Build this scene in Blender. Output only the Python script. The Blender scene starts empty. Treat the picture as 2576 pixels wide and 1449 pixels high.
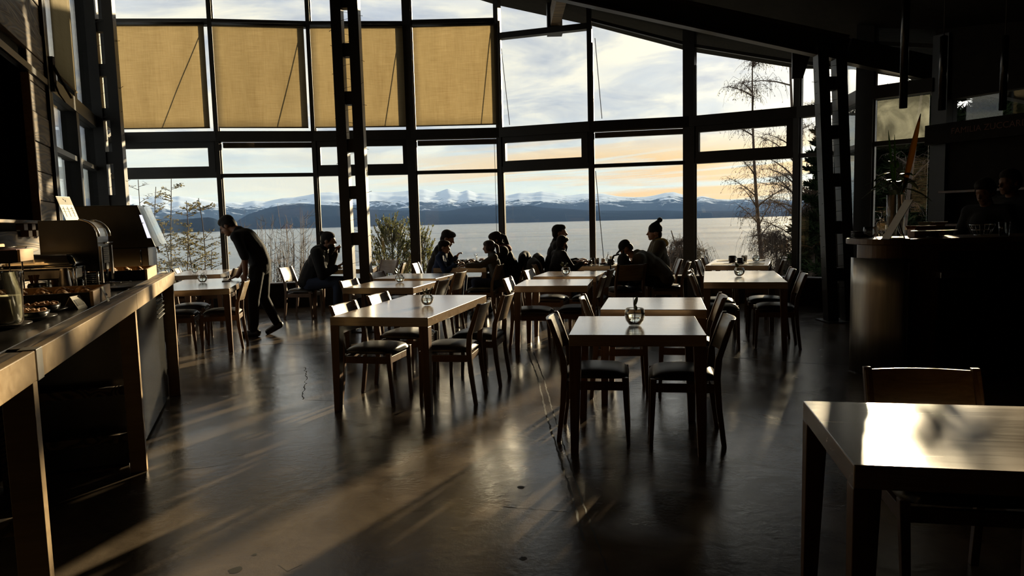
import bpy, bmesh, math, random
import numpy as np
from mathutils import Vector, Matrix, Euler, noise
R = math.radians
S = bpy.context.scene
COL = S.collection
random.seed(7)

# ------------------------------------------------------------------ camera
FPX, PITCH, ROLL, EYE = 1800.0, R(5.45), R(1.42), 1.46
_F = Vector((0, math.cos(PITCH), -math.sin(PITCH)))
_U0 = Vector((0, math.sin(PITCH), math.cos(PITCH)))
_R = math.cos(ROLL) * Vector((1, 0, 0)) - math.sin(ROLL) * _U0
_U = math.sin(ROLL) * Vector((1, 0, 0)) + math.cos(ROLL) * _U0
cam_d = bpy.data.cameras.new('camera')
cam_d.sensor_fit = 'HORIZONTAL'; cam_d.sensor_width = 36.0
cam_d.lens = FPX / 2576 * 36.0
cam_d.clip_start = 0.05; cam_d.clip_end = 60000
cam = bpy.data.objects.new('camera', cam_d); COL.objects.link(cam)
M = Matrix((_R, _U, -_F)).transposed().to_4x4(); M.translation = (0, 0, EYE)
cam.matrix_world = M
S.camera = cam
def ray(px, py):
    return _F + _R * ((px - 1288) / FPX) - _U * ((py - 724.5) / FPX)
def atz(px, py, z):
    d = ray(px, py); return Vector((0, 0, EYE)) + d * ((z - EYE) / d.z)
def aty(px, py, y):
    d = ray(px, py); return Vector((0, 0, EYE)) + d * (y / d.y)

# ------------------------------------------------------------------ world, sun, exposure
SUN_AZ, SUN_EL = R(26.5), R(11.2)
SUND = Vector((math.sin(SUN_AZ) * math.cos(SUN_EL), math.cos(SUN_AZ) * math.cos(SUN_EL), math.sin(SUN_EL)))
S.view_settings.view_transform = 'Standard'
S.view_settings.look = 'None'
S.view_settings.gamma = 1.0
S.view_settings.use_curve_mapping = False
S.view_settings.exposure = 0.28
S.cycles.use_denoising = True
S.cycles.max_bounces = 8
S.cycles.diffuse_bounces = 3
S.cycles.glossy_bounces = 4
S.cycles.transmission_bounces = 8
S.cycles.transparent_max_bounces = 24
S.cycles.caustics_reflective = False
S.cycles.caustics_refractive = False
S.cycles.sample_clamp_indirect = 6.0
S.cycles.volume_bounces = 0

def nn(nt, t, **kw):
    n = nt.nodes.new(t)
    for k, v in kw.items():
        if k.startswith('i_'):
            n.inputs[k[2:].replace('_', ' ')].default_value = v
        else:
            setattr(n, k, v)
    return n
def mth(nt, op, a, b=None, clamp=False):
    n = nt.nodes.new('ShaderNodeMath'); n.operation = op; n.use_clamp = clamp
    for i, v in enumerate((a, b)):
        if v is None: continue
        if hasattr(v, 'links'): nt.links.new(v, n.inputs[i])
        else: n.inputs[i].default_value = v
    return n.outputs[0]
def ramp(nt, fac, stops, interp='LINEAR'):
    n = nt.nodes.new('ShaderNodeValToRGB'); cr = n.color_ramp; cr.interpolation = interp
    while len(cr.elements) < len(stops): cr.elements.new(0.5)
    for e, (p, c) in zip(cr.elements, stops):
        e.position = p; e.color = (*c, 1) if len(c) == 3 else c
    nt.links.new(fac, n.inputs[0]); return n.outputs[0]
def mixc(nt, fac, a, b, mode='MIX'):
    n = nt.nodes.new('ShaderNodeMix'); n.data_type = 'RGBA'; n.blend_type = mode
    for s, v in ((n.inputs[0], fac), (n.inputs[6], a), (n.inputs[7], b)):
        if hasattr(v, 'links'): nt.links.new(v, s)
        elif isinstance(v, (int, float)): s.default_value = v
        else: s.default_value = (*v, 1)
    return n.outputs[2]
def g3(v): return (v, v, v)

wd = bpy.data.worlds.new('sky'); S.world = wd; wd.use_nodes = True
nt = wd.node_tree; nt.nodes.clear()
tc = nn(nt, 'ShaderNodeTexCoord')
sp = nn(nt, 'ShaderNodeSeparateXYZ'); nt.links.new(tc.outputs['Generated'], sp.inputs[0])
X, Y, Z = sp.outputs
base = ramp(nt, Z, [(0.0, (.80, .77, .66)), (.035, (.72, .74, .70)), (.10, (.60, .64, .68)), (.30, (.54, .58, .67)), (1.0, (.28, .36, .52))])
den = mth(nt, 'ADD', mth(nt, 'ABSOLUTE', Z), .10)
cv = nn(nt, 'ShaderNodeCombineXYZ')
nt.links.new(mth(nt, 'DIVIDE', X, den), cv.inputs[0]); nt.links.new(mth(nt, 'DIVIDE', Y, den), cv.inputs[1])
n1 = nn(nt, 'ShaderNodeTexNoise', i_Scale=.95, i_Detail=8.0, i_Roughness=.56, i_Distortion=.55); nt.links.new(cv.outputs[0], n1.inputs['Vector'])
cov = ramp(nt, n1.outputs[0], [(.33, g3(.15)), (.52, g3(1))])
n2 = nn(nt, 'ShaderNodeTexNoise', i_Scale=1.35, i_Detail=9.0, i_Roughness=.58, i_Distortion=.7)
mp = nn(nt, 'ShaderNodeMapping'); mp.inputs['Location'].default_value = (3.7, 1.9, 0); nt.links.new(cv.outputs[0], mp.inputs[0]); nt.links.new(mp.outputs[0], n2.inputs['Vector'])
ccol = ramp(nt, n2.outputs[0], [(.40, (.44, .47, .54)), (.49, (.64, .64, .63)), (.58, (.93, .87, .72))])
clouds = mixc(nt, mth(nt, 'MULTIPLY', cov, .95), base, ccol)
# yellow bands low over the horizon, strongest towards the sun
sh = mth(nt, 'ADD', mth(nt, 'MULTIPLY', X, math.sin(SUN_AZ)), mth(nt, 'MULTIPLY', Y, math.cos(SUN_AZ)))
toward = ramp(nt, sh, [(.50, g3(.05)), (.80, g3(.40)), (.92, g3(1))])
cv2 = nn(nt, 'ShaderNodeCombineXYZ')
nt.links.new(mth(nt, 'MULTIPLY', X, 2.2), cv2.inputs[0]); nt.links.new(mth(nt, 'MULTIPLY', Y, .6), cv2.inputs[1])
nt.links.new(mth(nt, 'SUBTRACT', mth(nt, 'MULTIPLY', Z, 44.0), mth(nt, 'MULTIPLY', X, 2.6)), cv2.inputs[2])
n3 = nn(nt, 'ShaderNodeTexNoise', i_Scale=1.0, i_Detail=6.0, i_Roughness=.55, i_Distortion=.4); nt.links.new(cv2.outputs[0], n3.inputs['Vector'])
band = ramp(nt, n3.outputs[0], [(.42, g3(0)), (.52, g3(1))])
low = ramp(nt, Z, [(0.0, g3(1)), (.075, g3(1)), (.115, g3(0))])
gap = mixc(nt, mth(nt, 'MULTIPLY', low, .8), clouds, (.66, .73, .72))
yb = mth(nt, 'MULTIPLY', mth(nt, 'MULTIPLY', band, low), mth(nt, 'ADD', mth(nt, 'MULTIPLY', toward, .85), .15))
ycol = mixc(nt, toward, (.78, .71, .55), (.84, .52, .155))
sky1 = mixc(nt, yb, gap, ycol)
# glow around the veiled sun
dt = mth(nt, 'ADD', mth(nt, 'ADD', mth(nt, 'MULTIPLY', X, SUND.x), mth(nt, 'MULTIPLY', Y, SUND.y)), mth(nt, 'MULTIPLY', Z, SUND.z))
gl = mth(nt, 'MULTIPLY', mth(nt, 'POWER', mth(nt, 'MAXIMUM', dt, 0.0), 60.0), .55)
gl2 = mth(nt, 'MULTIPLY', mth(nt, 'POWER', mth(nt, 'MAXIMUM', dt, 0.0), 900.0), 3.0)
glow = mixc(nt, 1.0, (1, .86, .62), mth(nt, 'ADD', gl, gl2), 'MULTIPLY')
sky2 = mixc(nt, 1.0, sky1, glow, 'ADD')
bg = nn(nt, 'ShaderNodeBackground', i_Strength=1.0); nt.links.new(sky2, bg.inputs[0])
wo = nn(nt, 'ShaderNodeOutputWorld'); nt.links.new(bg.outputs[0], wo.inputs[0])

sun_d = bpy.data.lights.new('sun', 'SUN'); sun_d.energy = 13.0; sun_d.color = (1.0, .80, .52); sun_d.angle = R(1.1)
sun = bpy.data.objects.new('sun', sun_d); COL.objects.link(sun)
sun.rotation_euler = SUND.to_track_quat('Z', 'Y').to_euler()

# ------------------------------------------------------------------ helpers
def tag(o, label=None, cat=None, group=None, kind=None):
    if label: o['label'] = label
    if cat: o['category'] = cat
    if group: o['group'] = group
    if kind: o['kind'] = kind
    return o
def empty(name, loc=(0, 0, 0), rz=0.0, label=None, cat=None, group=None, kind=None, parent=None):
    o = bpy.data.objects.new(name, None); COL.objects.link(o)
    o.empty_display_size = .1
    o.location = loc; o.rotation_euler = (0, 0, rz)
    if parent: o.parent = parent
    return tag(o, label, cat, group, kind)
def copy_tree(o, parent=None):
    c = o.copy(); COL.objects.link(c)
    if parent: c.parent = parent
    for ch in o.children: copy_tree(ch, c)
    return c

class MB:
    """collects shapes, builds ONE mesh object"""
    def __init__(s): s.v = []; s.f = []; s.smooth = []
    def add(s, vs, fs, sm=False):
        b = len(s.v); s.v += [tuple(v) for v in vs]; s.f += [tuple(i + b for i in f) for f in fs]; s.smooth += [sm] * len(fs); return s
    def hex(s, p):  # 8 points: bottom 0-3 ccw, top 4-7
        return s.add(p, [(3, 2, 1, 0), (4, 5, 6, 7), (0, 1, 5, 4), (1, 2, 6, 5), (2, 3, 7, 6), (3, 0, 4, 7)])
    def box(s, x0, x1, y0, y1, z0, z1, m=None):
        p = [(x0, y0, z0), (x1, y0, z0), (x1, y1, z0), (x0, y1, z0), (x0, y0, z1), (x1, y0, z1), (x1, y1, z1), (x0, y1, z1)]
        if m is not None: p = [m @ Vector(q) for q in p]
        return s.hex(p)
    def bar(s, a, b, w, h, up=(0, 0, 1)):
        a = Vector(a); b = Vector(b); d = (b - a).normalized(); u = Vector(up)
        x = d.cross(u)
        if x.length < 1e-4: x = d.cross(Vector((0, 1, 0)))
        x.normalize(); z = x.cross(d).normalized()
        x *= w / 2; z *= h / 2
        return s.hex([a - x - z, a + x - z, b + x - z, b - x - z, a - x + z, a + x + z, b + x + z, b - x + z])
    def tube(s, pts, rad, n=8, caps=True, sm=True):
        pts = [Vector(p) for p in pts]; k = len(pts)
        if not hasattr(rad, '__len__'): rad = [rad] * k
        vs = []; prev = None
        for i, p in enumerate(pts):
            t = (pts[min(i + 1, k - 1)] - pts[max(i - 1, 0)])
            if t.length < 1e-9: t = Vector((0, 0, 1))
            t.normalize()
            if prev is None:
                u = t.orthogonal().normalized()
            else:
                u = prev - t * prev.dot(t)
                if u.length < 1e-6: u = t.orthogonal()
                u.normalize()
            prev = u; w = t.cross(u)
            for j in range(n):
                a = 2 * math.pi * j / n; vs.append(p + (u * math.cos(a) + w * math.sin(a)) * rad[i])
        fs = [(i * n + j, i * n + (j + 1) % n, (i + 1) * n + (j + 1) % n, (i + 1) * n + j) for i in range(k - 1) for j in range(n)]
        s.add(vs, fs, sm)
        if caps and n > 2:
            b = len(s.v) - len(vs)
            s.f += [tuple(b + j for j in reversed(range(n))), tuple(b + (k - 1) * n + j for j in range(n))]; s.smooth += [False, False]
        return s
    def lathe(s, prof, n=20, c=(0, 0, 0), sm=True, m=None):
        vs = []; k = len(prof)
        for r, z in prof:
            for j in range(n):
                a = 2 * math.pi * j / n
                p = Vector((c[0] + r * math.cos(a), c[1] + r * math.sin(a), c[2] + z))
                vs.append(m @ p if m is not None else p)
        fs = [(i * n + j, i * n + (j + 1) % n, (i + 1) * n + (j + 1) % n, (i + 1) * n + j) for i in range(k - 1) for j in range(n)]
        s.add(vs, fs, sm)
        b = len(s.v) - len(vs)
        if prof[0][0] > 1e-5: s.f.append(tuple(b + j for j in reversed(range(n)))); s.smooth.append(False)
        if prof[-1][0] > 1e-5: s.f.append(tuple(b + (k - 1) * n + j for j in range(n))); s.smooth.append(False)
        return s
    def ell(s, c, r, n=10, k=7, m=None):
        prof = [(math.sin(math.pi * i / k), -math.cos(math.pi * i / k)) for i in range(k + 1)]
        vs = []
        for a, z in prof:
            for j in range(n):
                t = 2 * math.pi * j / n
                p = Vector((r[0] * a * math.cos(t), r[1] * a * math.sin(t), r[2] * z))
                if m is not None: p = m @ p
                vs.append(p + Vector(c))
        fs = [(i * n + j, i * n + (j + 1) % n, (i + 1) * n + (j + 1) % n, (i + 1) * n + j) for i in range(k) for j in range(n)]
        return s.add(vs, fs, True)
    def cap(s, a, ra, b, rb, n=10):
        a = Vector(a); b = Vector(b); d = (b - a).normalized()
        pts = []; rr = []
        for i in range(4):
            t = math.pi / 2 * i / 4
            pts.append(a - d * ra * math.cos(t)); rr.append(max(ra * math.sin(t), ra * .02))
        pts += [a, b]; rr += [ra, rb]
        for i in range(3, -1, -1):
            t = math.pi / 2 * i / 4
            pts.append(b + d * rb * math.cos(t)); rr.append(max(rb * math.sin(t), rb * .02))
        return s.tube(pts, rr, n)
    def prism(s, poly, z0, z1):
        n = len(poly)
        vs = [(x, y, z0) for x, y in poly] + [(x, y, z1) for x, y in poly]
        return s.add(vs, [tuple(reversed(range(n))), tuple(range(n, 2 * n))] + [(i, (i + 1) % n, n + (i + 1) % n, n + i) for i in range(n)])
    def sheet(s, grid, closed=False):
        """grid of points [i][j] -> quads"""
        a = len(grid); b = len(grid[0])
        return s.add([p for r in grid for p in r], [(i * b + j, i * b + j + 1, (i + 1) * b + j + 1, (i + 1) * b + j) for i in range(a - 1) for j in range(b - 1)], True)
    def mesh(s, name, mat):
        me = bpy.data.meshes.new(name); me.from_pydata(s.v, [], s.f); me.update()
        if any(s.smooth): me.polygons.foreach_set('use_smooth', s.smooth)
        for m in (mat if isinstance(mat, (list, tuple)) else [mat]): me.materials.append(m)
        return me
    def build(s, name, mat, parent=None, bevel=0, seg=2, loc=None, rz=None, fix=False):
        me = s.mesh(name, mat)
        if fix:
            bm = bmesh.new(); bm.from_mesh(me); bmesh.ops.recalc_face_normals(bm, faces=bm.faces); bm.to_mesh(me); bm.free()
        o = bpy.data.objects.new(name, me); COL.objects.link(o)
        if parent: o.parent = parent
        if loc is not None: o.location = loc
        if rz is not None: o.rotation_euler = (0, 0, rz)
        if bevel:
            b = o.modifiers.new('bevel', 'BEVEL'); b.width = bevel; b.segments = seg; b.limit_method = 'ANGLE'
        return o
def box(name, mat, parent, x0, x1, y0, y1, z0, z1, bevel=0, m=None):
    return MB().box(x0, x1, y0, y1, z0, z1, m).build(name, mat, parent, bevel)
def inst(src, name, parent=None, loc=None, rot=None):
    o = bpy.data.objects.new(name, src.data); COL.objects.link(o)
    for md in src.modifiers:
        b = o.modifiers.new(md.name, md.type)
        if md.type == 'BEVEL': b.width = md.width; b.segments = md.segments; b.limit_method = md.limit_method
    if parent: o.parent = parent
    if loc is not None: o.location = loc
    if rot is not None: o.rotation_euler = rot
    return o
def text(name, body, size, mat, parent, loc, rot, extrude=.0006, align='CENTER'):
    cu = bpy.data.curves.new(name, 'FONT'); cu.body = body; cu.size = size; cu.extrude = extrude; cu.align_x = align; cu.align_y = 'CENTER'
    o = bpy.data.objects.new(name, cu); COL.objects.link(o)
    dg = bpy.context.evaluated_depsgraph_get(); me = bpy.data.meshes.new_from_object(o.evaluated_get(dg))
    bpy.data.objects.remove(o); me.materials.clear(); me.materials.append(mat)
    o = bpy.data.objects.new(name, me); COL.objects.link(o); o.parent = parent; o.location = loc; o.rotation_euler = rot
    return o

# ------------------------------------------------------------------ materials
MT = {}
def pm(name, col, rough=.5, metal=0.0, spec=.5, var=0.0, scale=8.0, bump=0.0, bscale=None, coat=0.0, col2=None, stretch=(1, 1, 1), sheen=0, trans=0, ior=None, rvar=0.0, detail=5.0, dist=.0):
    m = bpy.data.materials.new(name); m.use_nodes = True; nt = m.node_tree; b = nt.nodes['Principled BSDF']
    b.inputs['Base Color'].default_value = (*col, 1); b.inputs['Roughness'].default_value = rough
    b.inputs['Metallic'].default_value = metal; b.inputs['Specular IOR Level'].default_value = spec
    if coat: b.inputs['Coat Weight'].default_value = coat; b.inputs['Coat Roughness'].default_value = .12
    if sheen: b.inputs['Sheen Weight'].default_value = sheen
    if trans: b.inputs['Transmission Weight'].default_value = trans
    if ior: b.inputs['IOR'].default_value = ior
    if var or bump or rvar or col2:
        t = nn(nt, 'ShaderNodeTexCoord'); mp = nn(nt, 'ShaderNodeMapping'); mp.inputs['Scale'].default_value = stretch
        nt.links.new(t.outputs['Object'], mp.inputs[0])
        n = nn(nt, 'ShaderNodeTexNoise', i_Scale=scale, i_Detail=detail, i_Roughness=.6, i_Distortion=dist); nt.links.new(mp.outputs[0], n.inputs['Vector'])
        c2 = col2 or tuple(min(1, c * (1 + var)) for c in col); c1 = col if col2 else tuple(c * (1 - var) for c in col)
        nt.links.new(ramp(nt, n.outputs[0], [(.32, c1), (.68, c2)]), b.inputs['Base Color'])
        if rvar:
            nt.links.new(ramp(nt, n.outputs[0], [(.3, g3(max(0, rough - rvar))), (.7, g3(min(1, rough + rvar)))]), b.inputs['Roughness'])
        if bump:
            nb = nn(nt, 'ShaderNodeTexNoise', i_Scale=bscale or scale * 3, i_Detail=6.0, i_Roughness=.65); nt.links.new(mp.outputs[0], nb.inputs['Vector'])
            bu = nn(nt, 'ShaderNodeBump', i_Strength=bump, i_Distance=.01); nt.links.new(nb.outputs[0], bu.inputs['Height']); nt.links.new(bu.outputs[0], b.inputs['Normal'])
    MT[name] = m; return m
def thin_glass(name, tint=(.97, .985, .98), rough=.0, dirt=0.0, fres=.75):
    m = bpy.data.materials.new(name); m.use_nodes = True; nt = m.node_tree; nt.nodes.clear()
    tr = nn(nt, 'ShaderNodeBsdfTransparent'); tr.inputs[0].default_value = (*tint, 1)
    gl = nn(nt, 'ShaderNodeBsdfGlossy', i_Roughness=rough); gl.inputs[0].default_value = (1, 1, 1, 1)
    fr = nn(nt, 'ShaderNodeFresnel', i_IOR=1.45)
    mx = nn(nt, 'ShaderNodeMixShader'); nt.links.new(mth(nt, 'MULTIPLY', fr.outputs[0], fres), mx.inputs[0]); nt.links.new(tr.outputs[0], mx.inputs[1]); nt.links.new(gl.outputs[0], mx.inputs[2])
    out = mx.outputs[0]
    if dirt:
        t = nn(nt, 'ShaderNodeTexCoord'); n = nn(nt, 'ShaderNodeTexNoise', i_Scale=2.6, i_Detail=5.0, i_Roughness=.55, i_Distortion=.6); nt.links.new(t.outputs['Object'], n.inputs['Vector'])
        k = ramp(nt, n.outputs[0], [(.40, g3(.02)), (.72, g3(dirt))])
        tl = nn(nt, 'ShaderNodeBsdfTranslucent'); tl.inputs[0].default_value = (.62, .66, .58, 1)
        m2 = nn(nt, 'ShaderNodeMixShader'); nt.links.new(k, m2.inputs[0]); nt.links.new(out, m2.inputs[1]); nt.links.new(tl.outputs[0], m2.inputs[2]); out = m2.outputs[0]
    o = nn(nt, 'ShaderNodeOutputMaterial'); nt.links.new(out, o.inputs[0]); MT[name] = m; return m
def wood(name, c1, c2, axis=0, scale=1.0, rough=.35, coat=0.0, spec=.5, bump=.08):
    m = bpy.data.materials.new(name); m.use_nodes = True; nt = m.node_tree; b = nt.nodes['Principled BSDF']
    t = nn(nt, 'ShaderNodeTexCoord'); mp = nn(nt, 'ShaderNodeMapping')
    sc = [14.0 * scale] * 3; sc[axis] = .8 * scale; mp.inputs['Scale'].default_value = sc
    nt.links.new(t.outputs['Object'], mp.inputs[0])
    n = nn(nt, 'ShaderNodeTexNoise', i_Scale=1.6, i_Detail=7.0, i_Roughness=.62, i_Distortion=.9); nt.links.new(mp.outputs[0], n.inputs['Vector'])
    n2 = nn(nt, 'ShaderNodeTexNoise', i_Scale=9.0, i_Detail=4.0); nt.links.new(mp.outputs[0], n2.inputs['Vector'])
    f = mth(nt, 'ADD', mth(nt, 'MULTIPLY', n.outputs[0], .75), mth(nt, 'MULTIPLY', n2.outputs[0], .25))
    nt.links.new(ramp(nt, f, [(.34, c1), (.64, c2)]), b.inputs['Base Color'])
    nt.links.new(ramp(nt, f, [(.3, g3(rough * .8)), (.7, g3(rough * 1.2))]), b.inputs['Roughness'])
    b.inputs['Specular IOR Level'].default_value = spec
    if coat: b.inputs['Coat Weight'].default_value = coat; b.inputs['Coat Roughness'].default_value = .16
    if bump:
        bu = nn(nt, 'ShaderNodeBump', i_Strength=bump, i_Distance=.004); nt.links.new(f, bu.inputs['Height']); nt.links.new(bu.outputs[0], b.inputs['Normal'])
    MT[name] = m; return m

pm('steel_black', (.012, .011, .010), .42, .0, .4, var=.3, scale=5)
pm('steel_brown', (.022, .014, .010), .38, .0, .45, var=.3, scale=5)
pm('ceiling_paint', (.010, .009, .008), .8, spec=.1, var=.3)
pm('wall_dark', (.014, .012, .010), .8, spec=.15, var=.3)
pm('concrete', (.066, .051, .037), .21, spec=.5, col2=(.122, .094, .066), scale=2.2, bump=.16, bscale=17, rvar=.07, detail=11, dist=1.2)
pm('joint_dark', (.012, .010, .008), .7)
pm('wood_block', (.10, .065, .035), .6, col2=(.24, .17, .10), scale=6)
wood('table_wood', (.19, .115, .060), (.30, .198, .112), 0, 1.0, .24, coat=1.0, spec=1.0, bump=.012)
MT['table_wood'].node_tree.nodes['Principled BSDF'].inputs['Coat Roughness'].default_value = .17
MT['table_wood'].node_tree.nodes['Principled BSDF'].inputs['Coat IOR'].default_value = 2.1
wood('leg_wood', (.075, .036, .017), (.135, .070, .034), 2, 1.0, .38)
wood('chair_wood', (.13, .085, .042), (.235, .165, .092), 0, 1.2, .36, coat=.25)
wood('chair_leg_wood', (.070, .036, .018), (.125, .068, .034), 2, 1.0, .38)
wood('maple', (.25, .165, .08), (.36, .25, .13), 1, .7, .4)
wood('barn_wood', (.030, .020, .013), (.17, .12, .072), 0, 1.1, .65, bump=.5)
wood('box_wood', (.30, .18, .08), (.48, .31, .15), 0, 1.0, .5)
def rings(name, c1, c2):
    m = MT[name]; nt = m.node_tree; b = nt.nodes['Principled BSDF']
    t = nn(nt, 'ShaderNodeTexCoord'); oi = nn(nt, 'ShaderNodeObjectInfo'); mp = nn(nt, 'ShaderNodeMapping'); mp.inputs['Scale'].default_value = (.40, 3.2, 4.2); nt.links.new(t.outputs['Object'], mp.inputs[0])
    ad = nn(nt, 'ShaderNodeVectorMath', operation='ADD'); nt.links.new(mp.outputs[0], ad.inputs[0])
    cb = nn(nt, 'ShaderNodeCombineXYZ'); nt.links.new(mth(nt, 'MULTIPLY', oi.outputs['Random'], 40.0), cb.inputs[0]); nt.links.new(mth(nt, 'MULTIPLY', oi.outputs['Random'], 17.0), cb.inputs[2]); nt.links.new(cb.outputs[0], ad.inputs[1])
    n = nn(nt, 'ShaderNodeTexNoise', i_Scale=1.0, i_Detail=2.0, i_Roughness=.45, i_Distortion=.3); nt.links.new(ad.outputs[0], n.inputs['Vector'])
    s = mth(nt, 'ADD', mth(nt, 'MULTIPLY', mth(nt, 'SINE', mth(nt, 'MULTIPLY', n.outputs[0], 120.0)), .5), .5)
    nt.links.new(ramp(nt, s, [(.15, c1), (.75, c2)]), b.inputs['Base Color'])
    bu = nn(nt, 'ShaderNodeBump', i_Strength=.5, i_Distance=.004); nt.links.new(s, bu.inputs['Height']); nt.links.new(bu.outputs[0], b.inputs['Normal'])
rings('barn_wood', (.028, .018, .011), (.15, .105, .062))
pm('vinyl', (.012, .011, .011), .38, spec=.5, bump=.06, bscale=160, scale=30)
pm('granite', (.016, .014, .013), .22, spec=.5, var=.5, scale=60)
pm('steel', (.55, .54, .52), .28, 1.0)
pm('steel_brushed', (.40, .38, .35), .36, 1.0, var=.12, scale=30, stretch=(1, 1, .05))
pm('chrome', (.75, .74, .72), .10, 1.0)
pm('black_gloss', (.008, .008, .008), .22)
pm('black_matte', (.010, .010, .010), .7, spec=.2)
pm('paper', (.72, .68, .58), .7, var=.05)
pm('paper_grey', (.22, .20, .15), .7, var=.3, scale=12)
pm('ink', (.02, .018, .016), .7)
pm('ceramic_white', (.62, .60, .56), .25)
pm('ceramic_dark', (.03, .026, .024), .25)
pm('bread', (.24, .115, .040), .6, col2=(.46, .26, .10), scale=30, bump=.5, bscale=60)
pm('pie', (.22, .10, .035), .6, col2=(.42, .22, .09), scale=40, bump=.6, bscale=70)
pm('jam_cake', (.10, .045, .05), .5, col2=(.22, .12, .12), scale=30, bump=.4)
pm('milk', (.85, .76, .50), .35)
pm('juice', (.75, .34, .03), .2)
pm('coffee', (.03, .015, .008), .15)
pm('leaf_dark', (.035, .06, .02), .45, var=.4, scale=20)
def leafm(name, c):
    m = pm(name, c, .5, var=.35, scale=10); nt = m.node_tree; b = nt.nodes['Principled BSDF']; out = nt.nodes['Material Output']
    tl = nn(nt, 'ShaderNodeBsdfTranslucent'); tl.inputs[0].default_value = (*[min(1, x * 1.6) for x in c], 1)
    mx = nn(nt, 'ShaderNodeMixShader'); mx.inputs[0].default_value = .5; nt.links.new(b.outputs[0], mx.inputs[1]); nt.links.new(tl.outputs[0], mx.inputs[2]); nt.links.new(mx.outputs[0], out.inputs[0])
leafm('leaf_yellow', (.10, .058, .010)); leafm('leaf_green', (.030, .050, .014)); leafm('leaf_bush', (.095, .078, .028)); leafm('leaf_cypress', (.060, .062, .020))
pm('twig', (.055, .035, .025), .8, var=.3)
pm('cord', (.03, .028, .026), .7)
pm('skin', (.20, .10, .06), .5, spec=.4)
pm('skin_pale', (.28, .16, .11), .5, spec=.4)
pm('hair', (.010, .007, .006), .75, spec=.2)
pm('hair_brown', (.030, .012, .006), .6)
pm('cloth_black', (.010, .010, .011), .85, spec=.2, bump=.2, bscale=90)
pm('cloth_navy', (.020, .035, .085), .85, spec=.2)
pm('cloth_grey', (.10, .095, .085), .85, spec=.2, bump=.2, bscale=90)
pm('cloth_pink', (.20, .07, .085), .85, spec=.2)
pm('cloth_khaki', (.085, .075, .05), .85, spec=.2, bump=.2, bscale=60)
pm('cloth_tan', (.20, .16, .10), .85, spec=.2)
pm('cloth_mustard', (.42, .26, .05), .85, spec=.2)
pm('jeans', (.03, .04, .07), .85, spec=.2)
pm('shoe', (.010, .009, .009), .5)
pm('screen_off', (.02, .02, .022), .12)
pm('terracotta', (.20, .09, .04), .6)
thin_glass('glass'); thin_glass('glass_dirty', dirt=.10); thin_glass('glass_tumbler', (.94, .95, .94), fres=.9)
pm('water_vase', (.95, .97, .95), .0, trans=1.0, ior=1.33)
def blind_mat():
    m = bpy.data.materials.new('blind_fabric'); m.use_nodes = True; nt = m.node_tree; nt.nodes.clear()
    t = nn(nt, 'ShaderNodeTexCoord')
    def no(sc, st, d=6.0):
        mp = nn(nt, 'ShaderNodeMapping'); mp.inputs['Scale'].default_value = st; nt.links.new(t.outputs['Object'], mp.inputs[0])
        n = nn(nt, 'ShaderNodeTexNoise', i_Scale=sc, i_Detail=d, i_Roughness=.6); nt.links.new(mp.outputs[0], n.inputs['Vector']); return n.outputs[0]
    f = mth(nt, 'ADD', mth(nt, 'MULTIPLY', no(60, (.06, 1, 1.6)), .45), mth(nt, 'ADD', mth(nt, 'MULTIPLY', no(50, (1.6, 1, .06)), .35), mth(nt, 'MULTIPLY', no(2.2, (1, 1, .25), 3.0), .35)))
    c = ramp(nt, f, [(.40, (.39, .33, .225)), (.75, (.53, .47, .345))])
    tl = nn(nt, 'ShaderNodeBsdfTranslucent'); df = nn(nt, 'ShaderNodeBsdfDiffuse'); nt.links.new(c, tl.inputs[0]); nt.links.new(c, df.inputs[0])
    mx = nn(nt, 'ShaderNodeMixShader'); mx.inputs[0].default_value = .3; nt.links.new(tl.outputs[0], mx.inputs[1]); nt.links.new(df.outputs[0], mx.inputs[2])
    o = nn(nt, 'ShaderNodeOutputMaterial'); nt.links.new(mx.outputs[0], o.inputs[0]); MT['blind'] = m
blind_mat()
def emit(name, col, st):
    m = bpy.data.materials.new(name); m.use_nodes = True; b = m.node_tree.nodes['Principled BSDF']
    b.inputs['Base Color'].default_value = (*col, 1); b.inputs['Emission Color'].default_value = (*col, 1); b.inputs['Emission Strength'].default_value = st; MT[name] = m
emit('lit_display', (.85, .86, 1.0), .9)
# ------------------------------------------------------------------ outside: ground, lake, mountains
def mountain_mat(name, lo, hi, z0, z1, forest, snow, nscale, amp):
    m = bpy.data.materials.new(name); m.use_nodes = True; nt = m.node_tree; b = nt.nodes['Principled BSDF']
    b.inputs['Roughness'].default_value = .9; b.inputs['Specular IOR Level'].default_value = .05
    g = nn(nt, 'ShaderNodeNewGeometry'); s = nn(nt, 'ShaderNodeSeparateXYZ'); nt.links.new(g.outputs['Position'], s.inputs[0])
    n = nn(nt, 'ShaderNodeTexNoise', i_Scale=nscale, i_Detail=9.0, i_Roughness=.62, i_Distortion=.6); nt.links.new(g.outputs['Position'], n.inputs['Vector'])
    n2 = nn(nt, 'ShaderNodeTexNoise', i_Scale=nscale * 7, i_Detail=6.0, i_Roughness=.7); nt.links.new(g.outputs['Position'], n2.inputs['Vector'])
    h = mth(nt, 'DIVIDE', mth(nt, 'SUBTRACT', s.outputs[2], z0), z1 - z0)
    f = mth(nt, 'ADD', h, mth(nt, 'ADD', mth(nt, 'MULTIPLY', mth(nt, 'SUBTRACT', n.outputs[0], .5), amp), mth(nt, 'MULTIPLY', mth(nt, 'SUBTRACT', n2.outputs[0], .5), amp * .5)))
    df = nn(nt, 'ShaderNodeBsdfDiffuse'); nt.links.new(ramp(nt, f, [(lo, forest), (hi, snow)]), df.inputs[0]); nt.links.new(df.outputs[0], nt.nodes['Material Output'].inputs[0])
    MT[name] = m
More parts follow.
